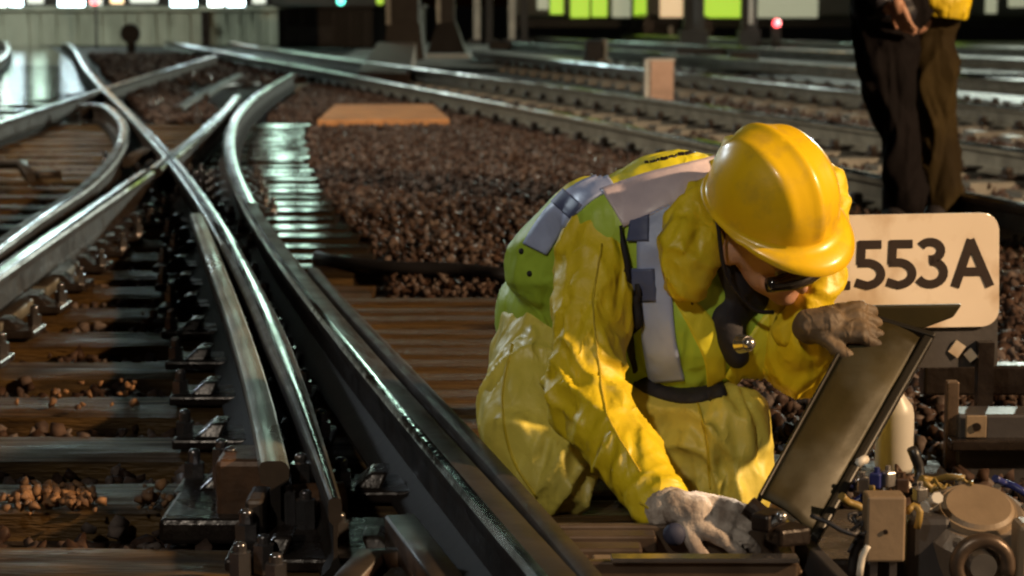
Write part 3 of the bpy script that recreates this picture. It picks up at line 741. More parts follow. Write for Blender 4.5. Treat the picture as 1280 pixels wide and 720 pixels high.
# lettering: strokes of constant width traced as curves
def arc(cx, cy, rx, ry, a0, a1, n=14): return [(cx + rx * math.cos(R(a0 + (a1 - a0) * k / n)), cy + ry * math.sin(R(a0 + (a1 - a0) * k / n))) for k in range(n + 1)]
def stroke_mesh(name, strokes, w, fn, th, m, parent, miter=True):
    mb = MB()
    for st in strokes:
        L, Rr = [], []
        for i, (x, y) in enumerate(st):
            a = st[max(i - 1, 0)]; b = st[min(i + 1, len(st) - 1)]
            dx, dy = b[0] - a[0], b[1] - a[1]; l = math.hypot(dx, dy) or 1
            L.append((x - dy / l * w / 2, y + dx / l * w / 2)); Rr.append((x + dy / l * w / 2, y - dx / l * w / 2))
        for i in range(len(st) - 1):
            q = [fn(*L[i]), fn(*L[i + 1]), fn(*Rr[i + 1]), fn(*Rr[i])]
            mb.hexa(q + [v + th for v in q])
    return mb.build(name, m, parent)
W = 10.6
def five(x): return [[(x + 3, 305), (x + 31, 305)], [(x + 6.5, 301), (x + 5, 330)], [(x + 1.5, 328)] + arc(x + 11, 342, 19.5, 14.5, -75, 92), ] + [[(x + 11, 356), (x - 1, 352)]]
G2 = [arc(1043, 316, 17, 13, -170, 45) + [(1030, 352)], [(1028, 355.5), (1063, 355.5)]]
G5a, G5b = five(1071), five(1110)
G3 = [arc(1163, 314, 13.5, 11, -150, 95), arc(1163, 341.5, 17, 14.5, -88, 150)]
GA = [[(1194, 360), (1214.5, 301)], [(1213, 301), (1238, 360)], [(1200, 341), (1231, 341)]]
for nm, g in (('digit', G2), ('digit', G5a), ('digit', G5b), ('digit', G3), ('letter', GA)):
    for i, st in enumerate(g):
        pass
    stroke_mesh(nm, g, W, lambda x, y: sp(*skew(x, y), YS - .0030), SN * .0022, M_letter, t)

# ------------------------------------------------------------------ point machine at the bottom right
t = empty('point_machine', 'open point machine with olive lid raised beside the worker hand', 'point machine')
ZT = .115
def pm(px, py, h=ZT): return gp(px, py, h)
fl, fr = pm(740, 700), pm(985, 692); bl, br = pm(690, 655), pm(985, 647)
y_f = fl.y; y_b = bl.y
# trough: front wall, back wall, left wall, floor
m = MB()
m.box(((fl.x + fr.x) / 2, y_f, .03), (fr.x - fl.x + .02, .022, ZT * 2 - .06), bev=.004)
m.box(((bl.x + br.x) / 2, y_b, .03), (br.x - bl.x + .02, .022, ZT * 2 - .06), bev=.004)
m.box((fl.x - .012, (y_f + y_b) / 2, .02), (.022, y_b - y_f - .024, ZT * 2 - .08), bev=.004)
m.box((fr.x + .01, (y_f + y_b) / 2, .02), (.022, y_b - y_f - .024, ZT * 2 - .08), bev=.004)
m.box(((fl.x + fr.x) / 2, (y_f + y_b) / 2, -.02), (fr.x - fl.x - .01, y_b - y_f - .03, .03))
m.build('casing', M_casing, t)
p = pm(868, 688); m = MB(); m.box(((fl.x + fr.x) / 2 + .02, y_f - .005, ZT + .004), (fr.x - fl.x - .02, .034, .008), bev=.002); m.build('front_flange', M_bolt, t)
a, b_ = pm(690, 660, .10), pm(805, 645, .10)
m = MB(); m.box(((a.x + b_.x) / 2 + .01, y_b - .04, .095), (b_.x - a.x, .045, .03), bev=.004); m.build('slide_bar', M_casing, t)
a = pm(760, 676, .05); m = MB(); m.box((a.x - .02, y_b - .10, .075), (.13, .05, .06), bev=.005); m.build('lock_bar', M_casing, t)
m = MB(); m.box((a.x - .015, y_b - .155, .085), (.05, .03, .03), bev=.004); m.build('lock_block', M_tan, t)
# lid: shallow pressed tray standing open
YL0, YL1 = 3.42, 3.78
bl_, br_ = at(952, 622, YL0), at(1014, 668, YL0 - .03)
tl_, tr_ = at(1075, 400, YL1), at(1152, 424, YL1 - .03)
u = ((br_ - bl_) + (tr_ - tl_)).normalized(); v = ((tl_ - bl_) + (tr_ - br_)).normalized(); n_ = u.cross(v).normalized()
if n_.y > 0: n_ = -n_
lid_bm = MB()
def lp(s, q, d=0):   # s across 0..1, q along 0..1
    a = bl_.lerp(br_, s); b = tl_.lerp(tr_, s); return a.lerp(b, q) + n_ * d
nS, nQ = 12, 20
vs = [[lid_bm.bm.verts.new(lp(i / nS, j / nQ, .012 * math.sin(math.pi * i / nS) + .002 * noise.noise(Vector((i * .4, j * .3, 0))))) for i in range(nS + 1)] for j in range(nQ + 1)]
for j in range(nQ):
    for i in range(nS): f = lid_bm.bm.faces.new([vs[j][i], vs[j][i + 1], vs[j + 1][i + 1], vs[j + 1][i]]); f.smooth = True
lid = lid_bm.build('lid', M_lid, t)
md = lid.modifiers.new('thickness', 'SOLIDIFY'); md.thickness = .006; md.offset = 0
m = MB()
for s0, s1 in ((-.07, 0.0), (1.0, 1.16)):
    q = [lp(s0, -.01, -.035), lp(s1, -.01, -.035), lp(s1, 1.01, -.035), lp(s0, 1.01, -.035), lp(s0, -.01, .010), lp(s1, -.01, .010), lp(s1, 1.01, .010), lp(s0, 1.01, .010)]
    m.hexa(q, bev=.004)
m.hexa([lp(-.07, 1.012, -.035), lp(1.16, 1.012, -.035), lp(1.16, 1.035, -.035), lp(-.07, 1.035, -.035), lp(-.07, 1.012, .010), lp(1.16, 1.012, .010), lp(1.16, 1.035, .010), lp(-.07, 1.035, .010)], bev=.003)
m.build('lid_rim', M_lidedge, t)
q = [at(x, y, YL1 + .02) for x, y in ((1072, 383), (1203, 381), (1192, 397), (1152, 412), (1076, 402))]
MB().prism(q, Vector((0, .02, 0)), bev=.004).build('lid_end_and_shade', M_lid, t)  # stands for the lid's end plate and its shadow on the sign
# hinge
m = MB(); a = at(935, 632, YL0 - .06); b_ = at(985, 672, YL0 - .09); m.cyl(a, b_, .018, n=14); a = at(985, 668, YL0 - .1); m.box(a, (.06, .05, .03), rz=.4, bev=.006); a = at(960, 650, YL0 - .1); m.box(a, (.035, .06, .03), rz=-.6, bev=.006)
m.build('hinge', M_iron, t)
m = MB(); m.cyl(at(962, 655, 3.30), at(976, 648, 3.30), .008, n=10); m.ball(at(977, 646, 3.295), .010); m.build('hinge_pin', M_metal, t)
a, b_ = pm(1000, 672, .10), pm(1060, 735, .10)
m = MB(); d = b_ - a; m.box((a + b_) / 2 + Vector((0, 0, -.02)), (d.length, .02, .06), rz=math.atan2(d.y, d.x), bev=.003); m.build('side_flange', M_plate, t)
# motor compartment
t2 = empty('point_motor', 'round lidded grey motor in the bottom right corner', 'motor')
c = at(1222, 640, 3.42); u_ = Vector((0, -.42, .9)).normalized()
rot = Vector((0, 0, 1)).rotation_difference(u_).to_matrix()
mm = MB(); mm.cyl(c - u_ * .16, c - u_ * .02, .105, .098, n=40); mm.cyl(c - u_ * .02, c, .098, .075, n=40); mm.build('housing', M_motor, t2, sm=False)
mm = MB(); mm.cyl(c, c + u_ * .010, .066, .064, n=40); mm.cyl(c + u_ * .010, c + u_ * .016, .060, .054, n=40); mm.build('round_lid', M_tan, t2)
cc = at(1228, 707, 3.30)
mm = MB(); pts = [cc + Vector((.042 * math.cos(a), .0, .042 * math.sin(a))) for a in np.linspace(R(-20), R(230), 16)]; mm.tube(pts, .013, n=10); mm.build('ring_lug', M_casing, t2, sm=True)
mm = MB(); mm.cyl(cc + Vector((0, -.01, 0)), cc + Vector((0, .05, 0)), .022, n=16); mm.build('terminal_bolt', M_metal, t2)
for k in range(8):
    mm = MB(); a = 2 * math.pi * k / 8 + .2; q = c - u_ * .013 + rot @ Vector((.086 * math.cos(a), .086 * math.sin(a), 0)); mm.cyl(q, q + u_ * .012, .007, n=6); mm.build('lid_bolt', M_metal, t2)
a = at(1275, 680, 3.32); mm = MB(); mm.box((a.x + .03, a.y, a.z - .03), (.08, .06, .14), bev=.01); mm.build('side_cover', M_tan, t2)
a = at(1160, 680, 3.40); mm = MB(); mm.box((a.x, a.y + .02, a.z - .05), (.075, .08, .20), bev=.012); mm.build('terminal_case', M_plate, t2)
# tan cover plate
t3 = empty('relay_cover', 'plain tan rectangular cover standing between lid and motor', 'cover')
a, b_ = at(1083, 704, 3.30), at(1134, 622, 3.30)
MB().box(((a.x + b_.x) / 2, 3.33, (a.z + b_.z) / 2), (b_.x - a.x, .05, b_.z - a.z), bev=.004).build('box', M_tan, t3)
for s in (.25, .75):
    x = a.x + (b_.x - a.x) * s; MB().box((x, 3.33, (a.z - .07) / 2), (.012, .02, a.z + .075)).build('bracket', M_bolt, t3)
p = at(1107, 665, 3.303); MB().cyl((p.x, 3.302, p.z), (p.x, 3.306, p.z), .004, n=8).build('screw', M_iron, t3)
# bottle
t4 = empty('bottle', 'white plastic bottle standing behind the raised lid', 'bottle')
p = at(1117, 588, 4.3); zt = at(1117, 486, 4.3).z; m = MB(); r_ = .040
H_ = zt - p.z; prof = [(0, 0), (r_ * .94, 0), (r_, .01), (r_, H_ * .70), (r_ * .9, H_ * .80), (r_ * .45, H_ * .93), (r_ * .40, H_ * .97)]
rings = []
for r0, z in prof: rings.append([m.bm.verts.new((p.x + max(r0, .001) * math.cos(2 * math.pi * k / 24), 4.3 + max(r0, .001) * math.sin(2 * math.pi * k / 24), p.z + z)) for k in range(24)])
for A, B in zip(rings, rings[1:]):
    for k in range(24): m.bm.faces.new([A[k], A[(k + 1) % 24], B[(k + 1) % 24], B[k]])
m.build('body', M_white, t4, sm=True); MB().cyl((p.x, 4.3, p.z + H_ * .96), (p.x, 4.3, p.z + H_ * 1.05), r_ * .46, n=20).build('cap', M_orange, t4)
m = MB(); m.box((p.x, 4.3, p.z / 2 - .03), (.22, .2, p.z + .06 - .002)); tag(m.build('low_step', M_iron), 'dark low block under the white bottle', 'block')
# junction cabinet with frame at the right edge
t5 = empty('junction_frame', 'dark steel frame with upright post right of the bottle', 'frame')
a = at(1187, 590, 4.4); b_ = at(1187, 476, 4.4); MB().box((a.x, 4.4, (b_.z - .06) / 2), (.026, .03, b_.z + .06), bev=.003).build('upright', M_casing, t5)
a = at(1190, 552, 4.38); m = MB(); m.box((a.x + .14, 4.36, a.z), (.30, .05, .022), bev=.003); m.build('cross_bar', M_iron, t5)
a = at(1205, 610, 4.34); m = MB(); m.box((a.x + .16, 4.42, .03), (.34, .10, .19), bev=.006); m.build('box', M_plate, t5)
a = at(1220, 533, 4.36); m = MB(); m.box(a, (.044, .008, .048), bev=.002); m.build('label_plate', M_tan, t5)
m = MB(); m.cyl(a + Vector((0, -.009, 0)), a + Vector((0, -.003, 0)), .009, n=14); m.build('plate_bolt', M_iron, t5)
a = at(1250, 478, 4.7); m = MB(); m.box((a.x, 4.75, a.z - .0), (.34, .06, .07), bev=.006); m.box((a.x + .1, 4.76, .05), (.04, .04, .3)); tag(m.build('rail_beam', M_iron), 'dark horizontal beam behind the sign at right edge', 'beam')
# cables
def cable(pxs, Y, r, m, label):
    pts = spline([at(x, y, Y + random.uniform(-.02, .02)) for x, y in pxs], .012)
    tag(MB().tube(pts, r, n=7).build('cable', m), label, 'cable')
cable(((1062, 612), (1074, 600), (1086, 608), (1078, 622), (1064, 630)), 3.50, .007, M_cable_b, 'blue cable loop behind the tan cover')
cable(((1244, 598), (1256, 604), (1268, 608), (1284, 618)), 3.62, .007, M_cable_b, 'blue cable above the motor at right edge')
cable(((1152, 598), (1168, 600), (1184, 596), (1206, 598)), 3.58, .006, M_cable_y, 'yellow cable above the motor left shoulder')
cable(((1154, 600), (1164, 610), (1172, 606), (1180, 612)), 3.52, .006, M_cable_y, 'short yellow cable loop beside the white plug')
cable(((1052, 620), (1060, 628), (1072, 632), (1082, 640)), 3.40, .007, M_cable_y, 'yellow cable at the lid side of the tan cover')
cable(((1134, 640), (1142, 632), (1150, 640), (1146, 660)), 3.36, .006, M_cable_y, 'yellow cable dropping right of the tan cover')
cable(((1068, 586), (1074, 578), (1082, 574)), 3.50, .008, M_cable_w, 'short white cable end near the lid')
cable(((1100, 612), (1114, 604), (1126, 610), (1136, 604)), 3.46, .008, M_cable_w, 'pale cable over the top of the tan cover')
cable(((1156, 634), (1164, 628), (1172, 622)), 3.36, .010, M_cable_w, 'white plug lying at the motor left shoulder')
cable(((1064, 720), (1068, 690), (1080, 672), (1088, 668)), 3.34, .008, M_cable_k, 'black cable arching left of the tan cover')
cable(((1074, 720), (1078, 696), (1086, 682)), 3.32, .006, M_cable_w, 'thin pale cable below the tan cover left side')
cable(((1140, 560), (1150, 590), (1138, 610), (1120, 596)), 3.62, .010, M_cable_k, 'black cable loop below the bottle')
for i, (px, py) in enumerate(((1078, 606), (1096, 600), (1110, 598), (1128, 606), (1090, 614), (1150, 618))):
    a = at(px, py, 3.45); m = MB(); m.box(a, (.022, .02, .026), rz=i, bev=.003); m.cyl(a + Vector((0, 0, .01)), a + Vector((0, 0, .022)), .005, n=8)
    tag(m.build('terminal', [M_bolt, M_cable_b, M_metal, M_rust, M_cable_y, M_metal][i]), f'small {["steel", "blue", "bright", "brown", "yellow", "silver"][i]} terminal block among the cables behind the tan cover', 'terminal')
m = MB(); a = at(1150, 690, 3.5); m.box((a.x + .05, 3.60, .015), (.52, .36, .10), bev=.008); tag(m.build('machine_base', M_iron), 'dark base slab under motor and tan cover', 'base')

k = 0
for yy in np.arange(17.6, 34, 1.15):
    x1 = interp_x(P_main, yy) - .3; x0 = x1 - 2.6 - (yy - 17) * .06
    m = MB(); m.box(((x0 + x1) / 2, yy, -.07), (x1 - x0, .25, .10), bev=.012)
    tag(m.build('timber_bearer', M_timber_wet), f'dark sleeper standing out of the far left puddle, {ORD[k]} from its near side', 'sleeper', 'sleepers in the far left puddle'); k += 1

for i, (cx, cy, Y, mm_, lab) in enumerate(((1120, 598, 3.50, M_rust, 'tangle of thin brown wires above the tan cover'),
                                      (1165, 606, 3.54, M_cable_y, 'tangle of thin yellow wires above the motor left shoulder'), (1070, 660, 3.36, M_plate, 'tangle of grey wires left of the tan cover'))):
    m = MB()
    for k in range(7):
        p0 = at(cx + random.gauss(0, 14), cy + random.gauss(0, 9), Y + random.uniform(-.05, .05)); pts = [p0]
        for _ in range(4): pts.append(pts[-1] + Vector((random.gauss(0, .014), random.gauss(0, .010), random.gauss(0, .009))))
        m.tube(spline(pts, .008), random.uniform(.002, .0045), n=5)
    o = tag(m.build('wire_tangle', mm_), lab, 'wires', kind='stuff')

# ------------------------------------------------------------------ people
def cap_bm(bm, a, ra, b, rb, n=14):
    """tapered limb segment: hull of two balls"""
    t = bmesh.new()
    for p, r in ((a, ra), (b, rb)):
        rr = r if isinstance(r, (tuple, list)) else (r, r, r)
        bmesh.ops.create_uvsphere(t, u_segments=n, v_segments=n // 2 + 1, radius=1, matrix=Matrix.Translation(Vector(p)) @ Matrix.Diagonal((*rr, 1)))
    r = bmesh.ops.convex_hull(t, input=t.verts)
    junk = list(set(g for g in r['geom_interior'] + r['geom_unused'] if isinstance(g, bmesh.types.BMVert)))
    if junk: bmesh.ops.delete(t, geom=junk, context='VERTS')
    tm = bpy.data.meshes.new('t'); t.to_mesh(tm); t.free(); bm.from_mesh(tm); bpy.data.meshes.remove(tm)
def ell_bm(bm, c, r, rot=None, n=20):
    M = Matrix.Translation(Vector(c)) @ (rot.to_4x4() if rot is not None else Matrix()) @ Matrix.Diagonal((*r, 1))
    bmesh.ops.create_uvsphere(bm, u_segments=n, v_segments=n // 2 + 1, radius=1, matrix=M)
def blob(name, prims, voxel, m, parent, sm_iter=6, rings=(), wr=0.0, wsc=9.0, wseed=0.0, stretch=(1, 1, 1), folds=0.0, cuts=()):
    """one continuous surface out of overlapping tapered shapes; cloth gets folds. cuts: (point, normal) keep the side the normal points to"""
    bm = bmesh.new()
    for p in prims:
        if p[0] == 'c': cap_bm(bm, *p[1:])
        elif p[0] == 'chain':
            for (a, ra), (b, rb) in zip(p[1], p[1][1:]): cap_bm(bm, a, ra, b, rb)
        else: ell_bm(bm, *p[1:])
    me = bpy.data.meshes.new(name); bm.to_mesh(me); bm.free()
    o = bpy.data.objects.new(name, me); COL.objects.link(o)
    r = o.modifiers.new('r', 'REMESH'); r.mode = 'VOXEL'; r.voxel_size = voxel
    s = o.modifiers.new('s', 'SMOOTH'); s.iterations = sm_iter; s.factor = .5
    dg = bpy.context.evaluated_depsgraph_get(); dg.update()
    me2 = bpy.data.meshes.new_from_object(o.evaluated_get(dg)); me2.name = name
    bpy.data.objects.remove(o); bpy.data.meshes.remove(me)
    if wr or folds or rings:
        nv = len(me2.vertices); nor = np.empty(nv * 3, np.float32); me2.vertices.foreach_get('normal', nor); nor = nor.reshape(-1, 3)
        co = np.empty(nv * 3, np.float32); me2.vertices.foreach_get('co', co); co = co.reshape(-1, 3)
        for i in range(nv):
            q = Vector((co[i, 0] * stretch[0], co[i, 1] * stretch[1], co[i, 2] * stretch[2])) * wsc + Vector((wseed, wseed * 1.7, 0))
            q += Vector((noise.noise(q * .6 + Vector((9, 0, 0))), noise.noise(q * .6 + Vector((0, 9, 0))), 0)) * .8
            d = wr * noise.noise(q)
            if folds:
                e1 = max(0, 1 - 3.2 * abs(noise.noise(q * .9 + Vector((3, 1, 4))))); e2 = max(0, 1 - 3.0 * abs(noise.noise(q * 1.9 + Vector((1, 7, 2)))))
                d += folds * (e1 * e1 * 1.5 - .4) + folds * .5 * (e2 - .3)
                vd = noise.voronoi(q * .75 + Vector((noise.noise(q) * .4, noise.noise(q + Vector((5, 5, 5))) * .4, 0)))[0]
                d += folds * .9 * (min(vd[1] - vd[0], .32) / .32 - .7)
            for (rc, ax, rr, amp, wl) in rings:
                dv = Vector(co[i]) - rc; l2 = dv.length
                if l2 < rr * 2:
                    tt = dv.dot(ax) / wl + 1.3 * noise.noise(q * .7 + Vector((4, 4, 1)))
                    rg = abs(math.sin(tt * math.pi)); d += amp * math.exp(-(l2 / rr) ** 2) * ((1 - rg) ** 1.5 * 1.6 - .45)
            co[i] += nor[i] * d
        me2.vertices.foreach_set('co', co.ravel()); me2.update()
    if cuts:
        bm = bmesh.new(); bm.from_mesh(me2)
        for p, nn in cuts:
            g = bm.verts[:] + bm.edges[:] + bm.faces[:]
            r = bmesh.ops.bisect_plane(bm, geom=g, plane_co=p, plane_no=nn, clear_inner=True)
            bmesh.ops.holes_fill(bm, edges=[e for e in r['geom_cut'] if isinstance(e, bmesh.types.BMEdge)], sides=0)
        bm.to_mesh(me2); bm.free()
    smooth(me2)
    me2.materials.clear()
    return link(name, me2, m, parent)

def bvh_of(objs):
    V, F, b = [], [], 0
    for o in objs:
        V += [o.matrix_world @ v.co for v in o.data.vertices]; F += [[i + b for i in p.vertices] for p in o.data.polygons]; b += len(o.data.vertices)
    return BVHTree.FromPolygons(V, F)
def resample(pts, n):
    P = [Vector((*p, 0)) for p in pts]; S_ = spline(P, 2.0) if len(P) > 2 else [P[0].lerp(P[1], k / 40) for k in range(41)]
    L = [0]
    for a, b in zip(S_, S_[1:]): L.append(L[-1] + (b - a).length)
    out = []
    for k in range(n):
        d = L[-1] * k / (n - 1)
        i = max(j for j in range(len(L)) if L[j] <= d + 1e-9); i = min(i, len(S_) - 2)
        f = (d - L[i]) / max(L[i + 1] - L[i], 1e-9); q = S_[i].lerp(S_[i + 1], min(f, 1)); out.append((q.x, q.y))
    return out
def patch(name, tree, A, B, m, parent, n=40, k=10, off=.004, th=.003, smooth_d=True):
    """strip of cloth lying on the garment between two edge lines"""
    A = resample(A, n); B = resample(B, n)
    grid = []
    for i in range(n):
        row = []
        for j in range(k + 1):
            px = A[i][0] + (B[i][0] - A[i][0]) * j / k; py = A[i][1] + (B[i][1] - A[i][1]) * j / k
            hit = tree.ray_cast(CO, ray(px, py).normalized())
            row.append(None if hit[0] is None else (hit[0], hit[1] if hit[1].dot(ray(px, py)) < 0 else -hit[1]))
        grid.append(row)
    bm = bmesh.new(); vs = {}
    for i in range(n):
        for j in range(k + 1):
            if grid[i][j]: p, nn = grid[i][j]; vs[i, j] = bm.verts.new(p + nn * off)
    for i in range(n - 1):
        for j in range(k):
            q = [vs.get(c) for c in ((i, j), (i + 1, j), (i + 1, j + 1), (i, j + 1))]
            if all(q) and max((a.co - b.co).length for a in q for b in q) < .07:
                bm.faces.new(q).smooth = True
    bmesh.ops.delete(bm, geom=[v for v in bm.verts if not v.link_faces], context='VERTS')
    bmesh.ops.recalc_face_normals(bm, faces=bm.faces)
    # face outwards
    if bm.faces:
        f = list(bm.faces)[len(bm.faces) // 2]
        if f.normal.dot(f.calc_center_median() - CO) > 0: bmesh.ops.reverse_faces(bm, faces=bm.faces)
    me = bpy.data.meshes.new(name); bm.to_mesh(me); bm.free()
    o = link(name, me, m, parent)
    md = o.modifiers.new('thickness', 'SOLIDIFY'); md.thickness = th + off; md.offset = -1
    return o
def line_patch(name, tree, pts, w, m, parent, off=.004):
    L, Rr = [], []
    S_ = resample(pts, 40)
    for i, (x, y) in enumerate(S_):
        a = S_[max(i - 1, 0)]; b = S_[min(i + 1, 39)]; dx, dy = b[0] - a[0], b[1] - a[1]; l = math.hypot(dx, dy) or 1
        L.append((x - dy / l * w / 2, y + dx / l * w / 2)); Rr.append((x + dy / l * w / 2, y - dx / l * w / 2))
    return patch(name, tree, L, Rr, m, parent, n=40, k=2, off=off)

def hand(name, wrist, d, up, size, m, parent, curl=.5, thumb_side=1, voxel=.004, fat=1.0, spread=1.0, wr=0.0):
    """five-fingered hand: d towards the fingers, up = back of the hand"""
    d = Vector(d).normalized(); up = (Vector(up) - d * Vector(up).dot(d)).normalized(); sd = d.cross(up) * thumb_side
    w = Vector(wrist); s = size
    pr = [('c', w, (.028 * s * fat,) * 3, w + d * .03 * s, (.03 * s * fat,) * 3)]
    for k, off in enumerate((-.030, -.010, .010, .030)):
        pr.append(('c', w + d * .025 * s + sd * off * .7 * s, .016 * s * fat, w + d * .085 * s + sd * off * s, .0135 * s * fat))
    lens = (.062, .078, .084, .074); rad = (.0085, .0095, .0098, .0095)
    for k, off in enumerate((-.033, -.011, .011, .033)):
        p = w + d * .085 * s + sd * off * s; dirv = (d + sd * off * 2.2 * spread).normalized(); ang = 0; L = lens[k] * s; c = [(p, rad[k] * 1.08 * s * fat)]
        for seg, f in enumerate((.45, .30, .25)):
            ang += curl * (.55, .9, .6)[seg] + .06 * k
            dd = dirv * math.cos(ang) - up * math.sin(ang); p = p + dd * L * f; c.append((p, rad[k] * (1 - .07 * seg) * s * fat))
        pr.append(('chain', c))
    p = w + d * .022 * s + sd * .024 * s; c = [(p, .0145 * s * fat)]
    for seg, (a, L) in enumerate(((.85, .042), (.55, .032), (.35, .026))):
        dd = (d * math.cos(a) + sd * math.sin(a) - up * (.25 + .25 * curl * seg)).normalized(); p = p + dd * L * s; c.append((p, (.0125 - .001 * seg) * s * fat))
    pr.append(('chain', c))
    return blob(name, pr, voxel, m, parent, sm_iter=3, wr=wr, wsc=60)

# ---------- kneeling worker
per = empty('person', 'kneeling worker in yellow waterproofs, fluorescent vest and yellow helmet, leaning over the open machine', 'person')
pel, mid, che = at(712, 402, 4.28), at(775, 335, 4.14), at(845, 300, 4.00)
shR, shL = at(748, 312, 3.95), at(985, 345, 3.94)
elR, wrR = at(733, 500, 3.78), at(835, 632, 3.52)
elL, wrL = at(1000, 450, 3.90), at(1012, 420, 3.80)
nk = at(905, 290, 3.92); hd = at(958, 262, 3.80)
hipR, hipL = at(700, 425, 4.22), at(815, 465, 4.16)
knR, knL = at(683, 595, 4.00), at(893, 575, 3.90)
ftR, ftL = at(690, 600, 4.50), at(860, 640, 4.30)
ftR.z = .05; ftL.z = .05; knR.z = max(knR.z, .10)

# head frame
HU = Vector((.08, -.55, .83)).normalized()                 # crown of the head
HF = Vector((.50, -.60, -.46)); HF = (HF - HU * HF.dot(HU)).normalized()   # face direction
HX = HF.cross(HU).normalized()
HC = at(960, 288, 3.80)
def hp(x, y, z): return HC + HX * x + HF * y + HU * z
HROT = Matrix((HX, HF, HU)).transposed()
prims = [('e', hp(0, 0, .0), (.076, .095, .105), HROT), ('e', hp(0, .03, -.06), (.058, .066, .06), HROT),
         ('c', hp(0, .088, -.018), .011, hp(0, .112, -.052), .015), ('e', hp(0, .072, -.098), (.03, .028, .022), HROT),
         ('e', hp(.035, .070, -.055), (.026, .022, .026), HROT), ('e', hp(-.035, .070, -.055), (.026, .022, .026), HROT),
         ('c', hp(-.018, .088, -.076), .008, hp(.018, .088, -.076), .008), ('c', hp(-.014, .086, -.086), .008, hp(.014, .086, -.086), .008),
         ('c', hp(-.04, .084, -.008), .010, hp(.04, .084, -.008), .010),
         ('e', hp(.078, -.01, -.03), (.010, .02, .032), HROT), ('e', hp(-.078, -.01, -.03), (.010, .02, .032), HROT),
         ('c', hp(0, -.02, -.07), .056, nk, .06), ('c', nk, .07, che, .12), ('c', che, .13, mid, .13), ('c', mid, .13, pel, .12),
         ('c', shR, .065, shL, .065), ('c', shR, .058, elR, .045), ('c', elR, .042, wrR, .032), ('c', shL, .058, elL, .040), ('c', elL, .036, wrL, .024),
         ('c', pel, .11, hipL, .10), ('c', hipR, .08, knR, .045), ('c', hipL, .08, knL, .045), ('c', knR, .045, ftR, .035), ('c', knL, .045, ftL, .035)]
body = blob('body', prims, .008, M_skin, per, sm_iter=3)
# eyes, mostly in the helmet's shade
for s in (-1, 1): MB().ball(hp(s * .031, .082, -.026), .012).build('eye', M_white, per)
# goggles
m = MB()
gx = [hp(x, .092 + .016 - 2.6 * x * x, -.030) for x in np.linspace(-.072, .072, 15)]
m.tube(gx, [.013 + .010 * math.cos(k / 14 * math.pi * 2 - math.pi) * .3 + .004 for k in range(15)], n=12); m.build('goggles', M_lens, per, sm=True)

# trousers
KF = .012
tr = [('c', pel, .145, at(690, 470, 4.22), .14), ('c', hipR, .135, at(668, 530, 4.05), .115), ('c', at(668, 530, 4.05), .115, at(690, 592, 3.96), .092),
      ('c', at(690, 592, 3.96), .088, ftR + Vector((0, 0, .04)), .06),
      ('c', pel, .13, hipL, .14), ('c', at(805, 480, 4.16), .135, at(855, 535, 3.98), .118), ('c', at(855, 535, 3.98), .118, at(906, 548, 3.86), .092),
      ('c', at(850, 560, 3.95), .11, at(912, 612, 3.84), .082), ('c', at(912, 530, 3.88), .080, at(914, 612, 3.84), .080), ('c', at(915, 600, 3.84), .075, ftL + Vector((0, 0, .05)), .065)]
trousers = blob('trousers', tr, .007, M_trouser, per, sm_iter=10, wr=.006, wsc=7, wseed=3.1, folds=.009, stretch=(1.3, 1, .5), rings=((at(720, 600, 3.90), Vector((.7, 0, -.7)), .10, .012, .05), (at(850, 520, 3.86), Vector((.3, 0, .95)), .13, .012, .06), (at(900, 600, 3.78), Vector((.9, 0, .3)), .10, .008, .05)))
for f, k in ((ftR, knR), (ftL, knL)):
    blob('boot', [('c', f + Vector((0, 0, .0)), .048, f + Vector((-.02, .12, -.01)), .042), ('c', f + Vector((0, -.02, .03)), .055, f, .05)], .008, M_black, per)

# jacket
jk = [('c', pel, .150, mid, .165), ('c', mid, .165, che, .165), ('c', che, .15, nk, .10), ('c', at(762, 300, 3.98), .078, at(970, 345, 3.96), .080),
      ('c', shR, .084, at(738, 400, 3.86), .074), ('c', at(738, 400, 3.86), .074, elR, .074), ('c', elR, .076, at(790, 575, 3.62), .064), ('c', at(790, 575, 3.62), .064, at(826, 632, 3.53), .056),
      ('c', shL, .090, elL, .072), ('c', elL, .066, at(1012, 424, 3.82), .050),
      ('c', che, .16, at(880, 390, 3.98), .13), ('c', mid, .16, at(825, 420, 4.10), .14)]
jacket = blob('jacket', jk, .0065, M_jacket, per, sm_iter=8, wr=.004, wsc=9, wseed=1.3, folds=.007, stretch=(1.3, 1, .55), rings=((elR, Vector((.35, 0, .94)), .10, .013, .05), (at(815, 610, 3.56), (wrR - elR).normalized(), .05, .006, .03), (at(745, 340, 3.92), Vector((.8, 0, .6)), .09, .007, .05)))
# hood round the head, open to the front
hood_px = [((858, 352, 3.80), .040), ((850, 310, 3.80), .050), ((874, 262, 3.85), .044), ((900, 228, 3.93), .042), ((930, 195, 4.00), .045), ((1000, 195, 3.98), .040), ((1036, 232, 3.93), .038), ((1040, 290, 3.88), .034), ((1033, 345, 3.84), .038), ((1010, 385, 3.82), .040)]
hc = [(at(*p), r) for p, r in hood_px]
hood = blob('hood', [('chain', hc), ('c', at(862, 350, 3.80), .040, at(880, 300, 3.82), .05), ('c', at(1030, 352, 3.85), .034, at(985, 420, 3.82), .03)], .007, M_jacket, per, sm_iter=6, wr=.008, wsc=10, folds=.006)
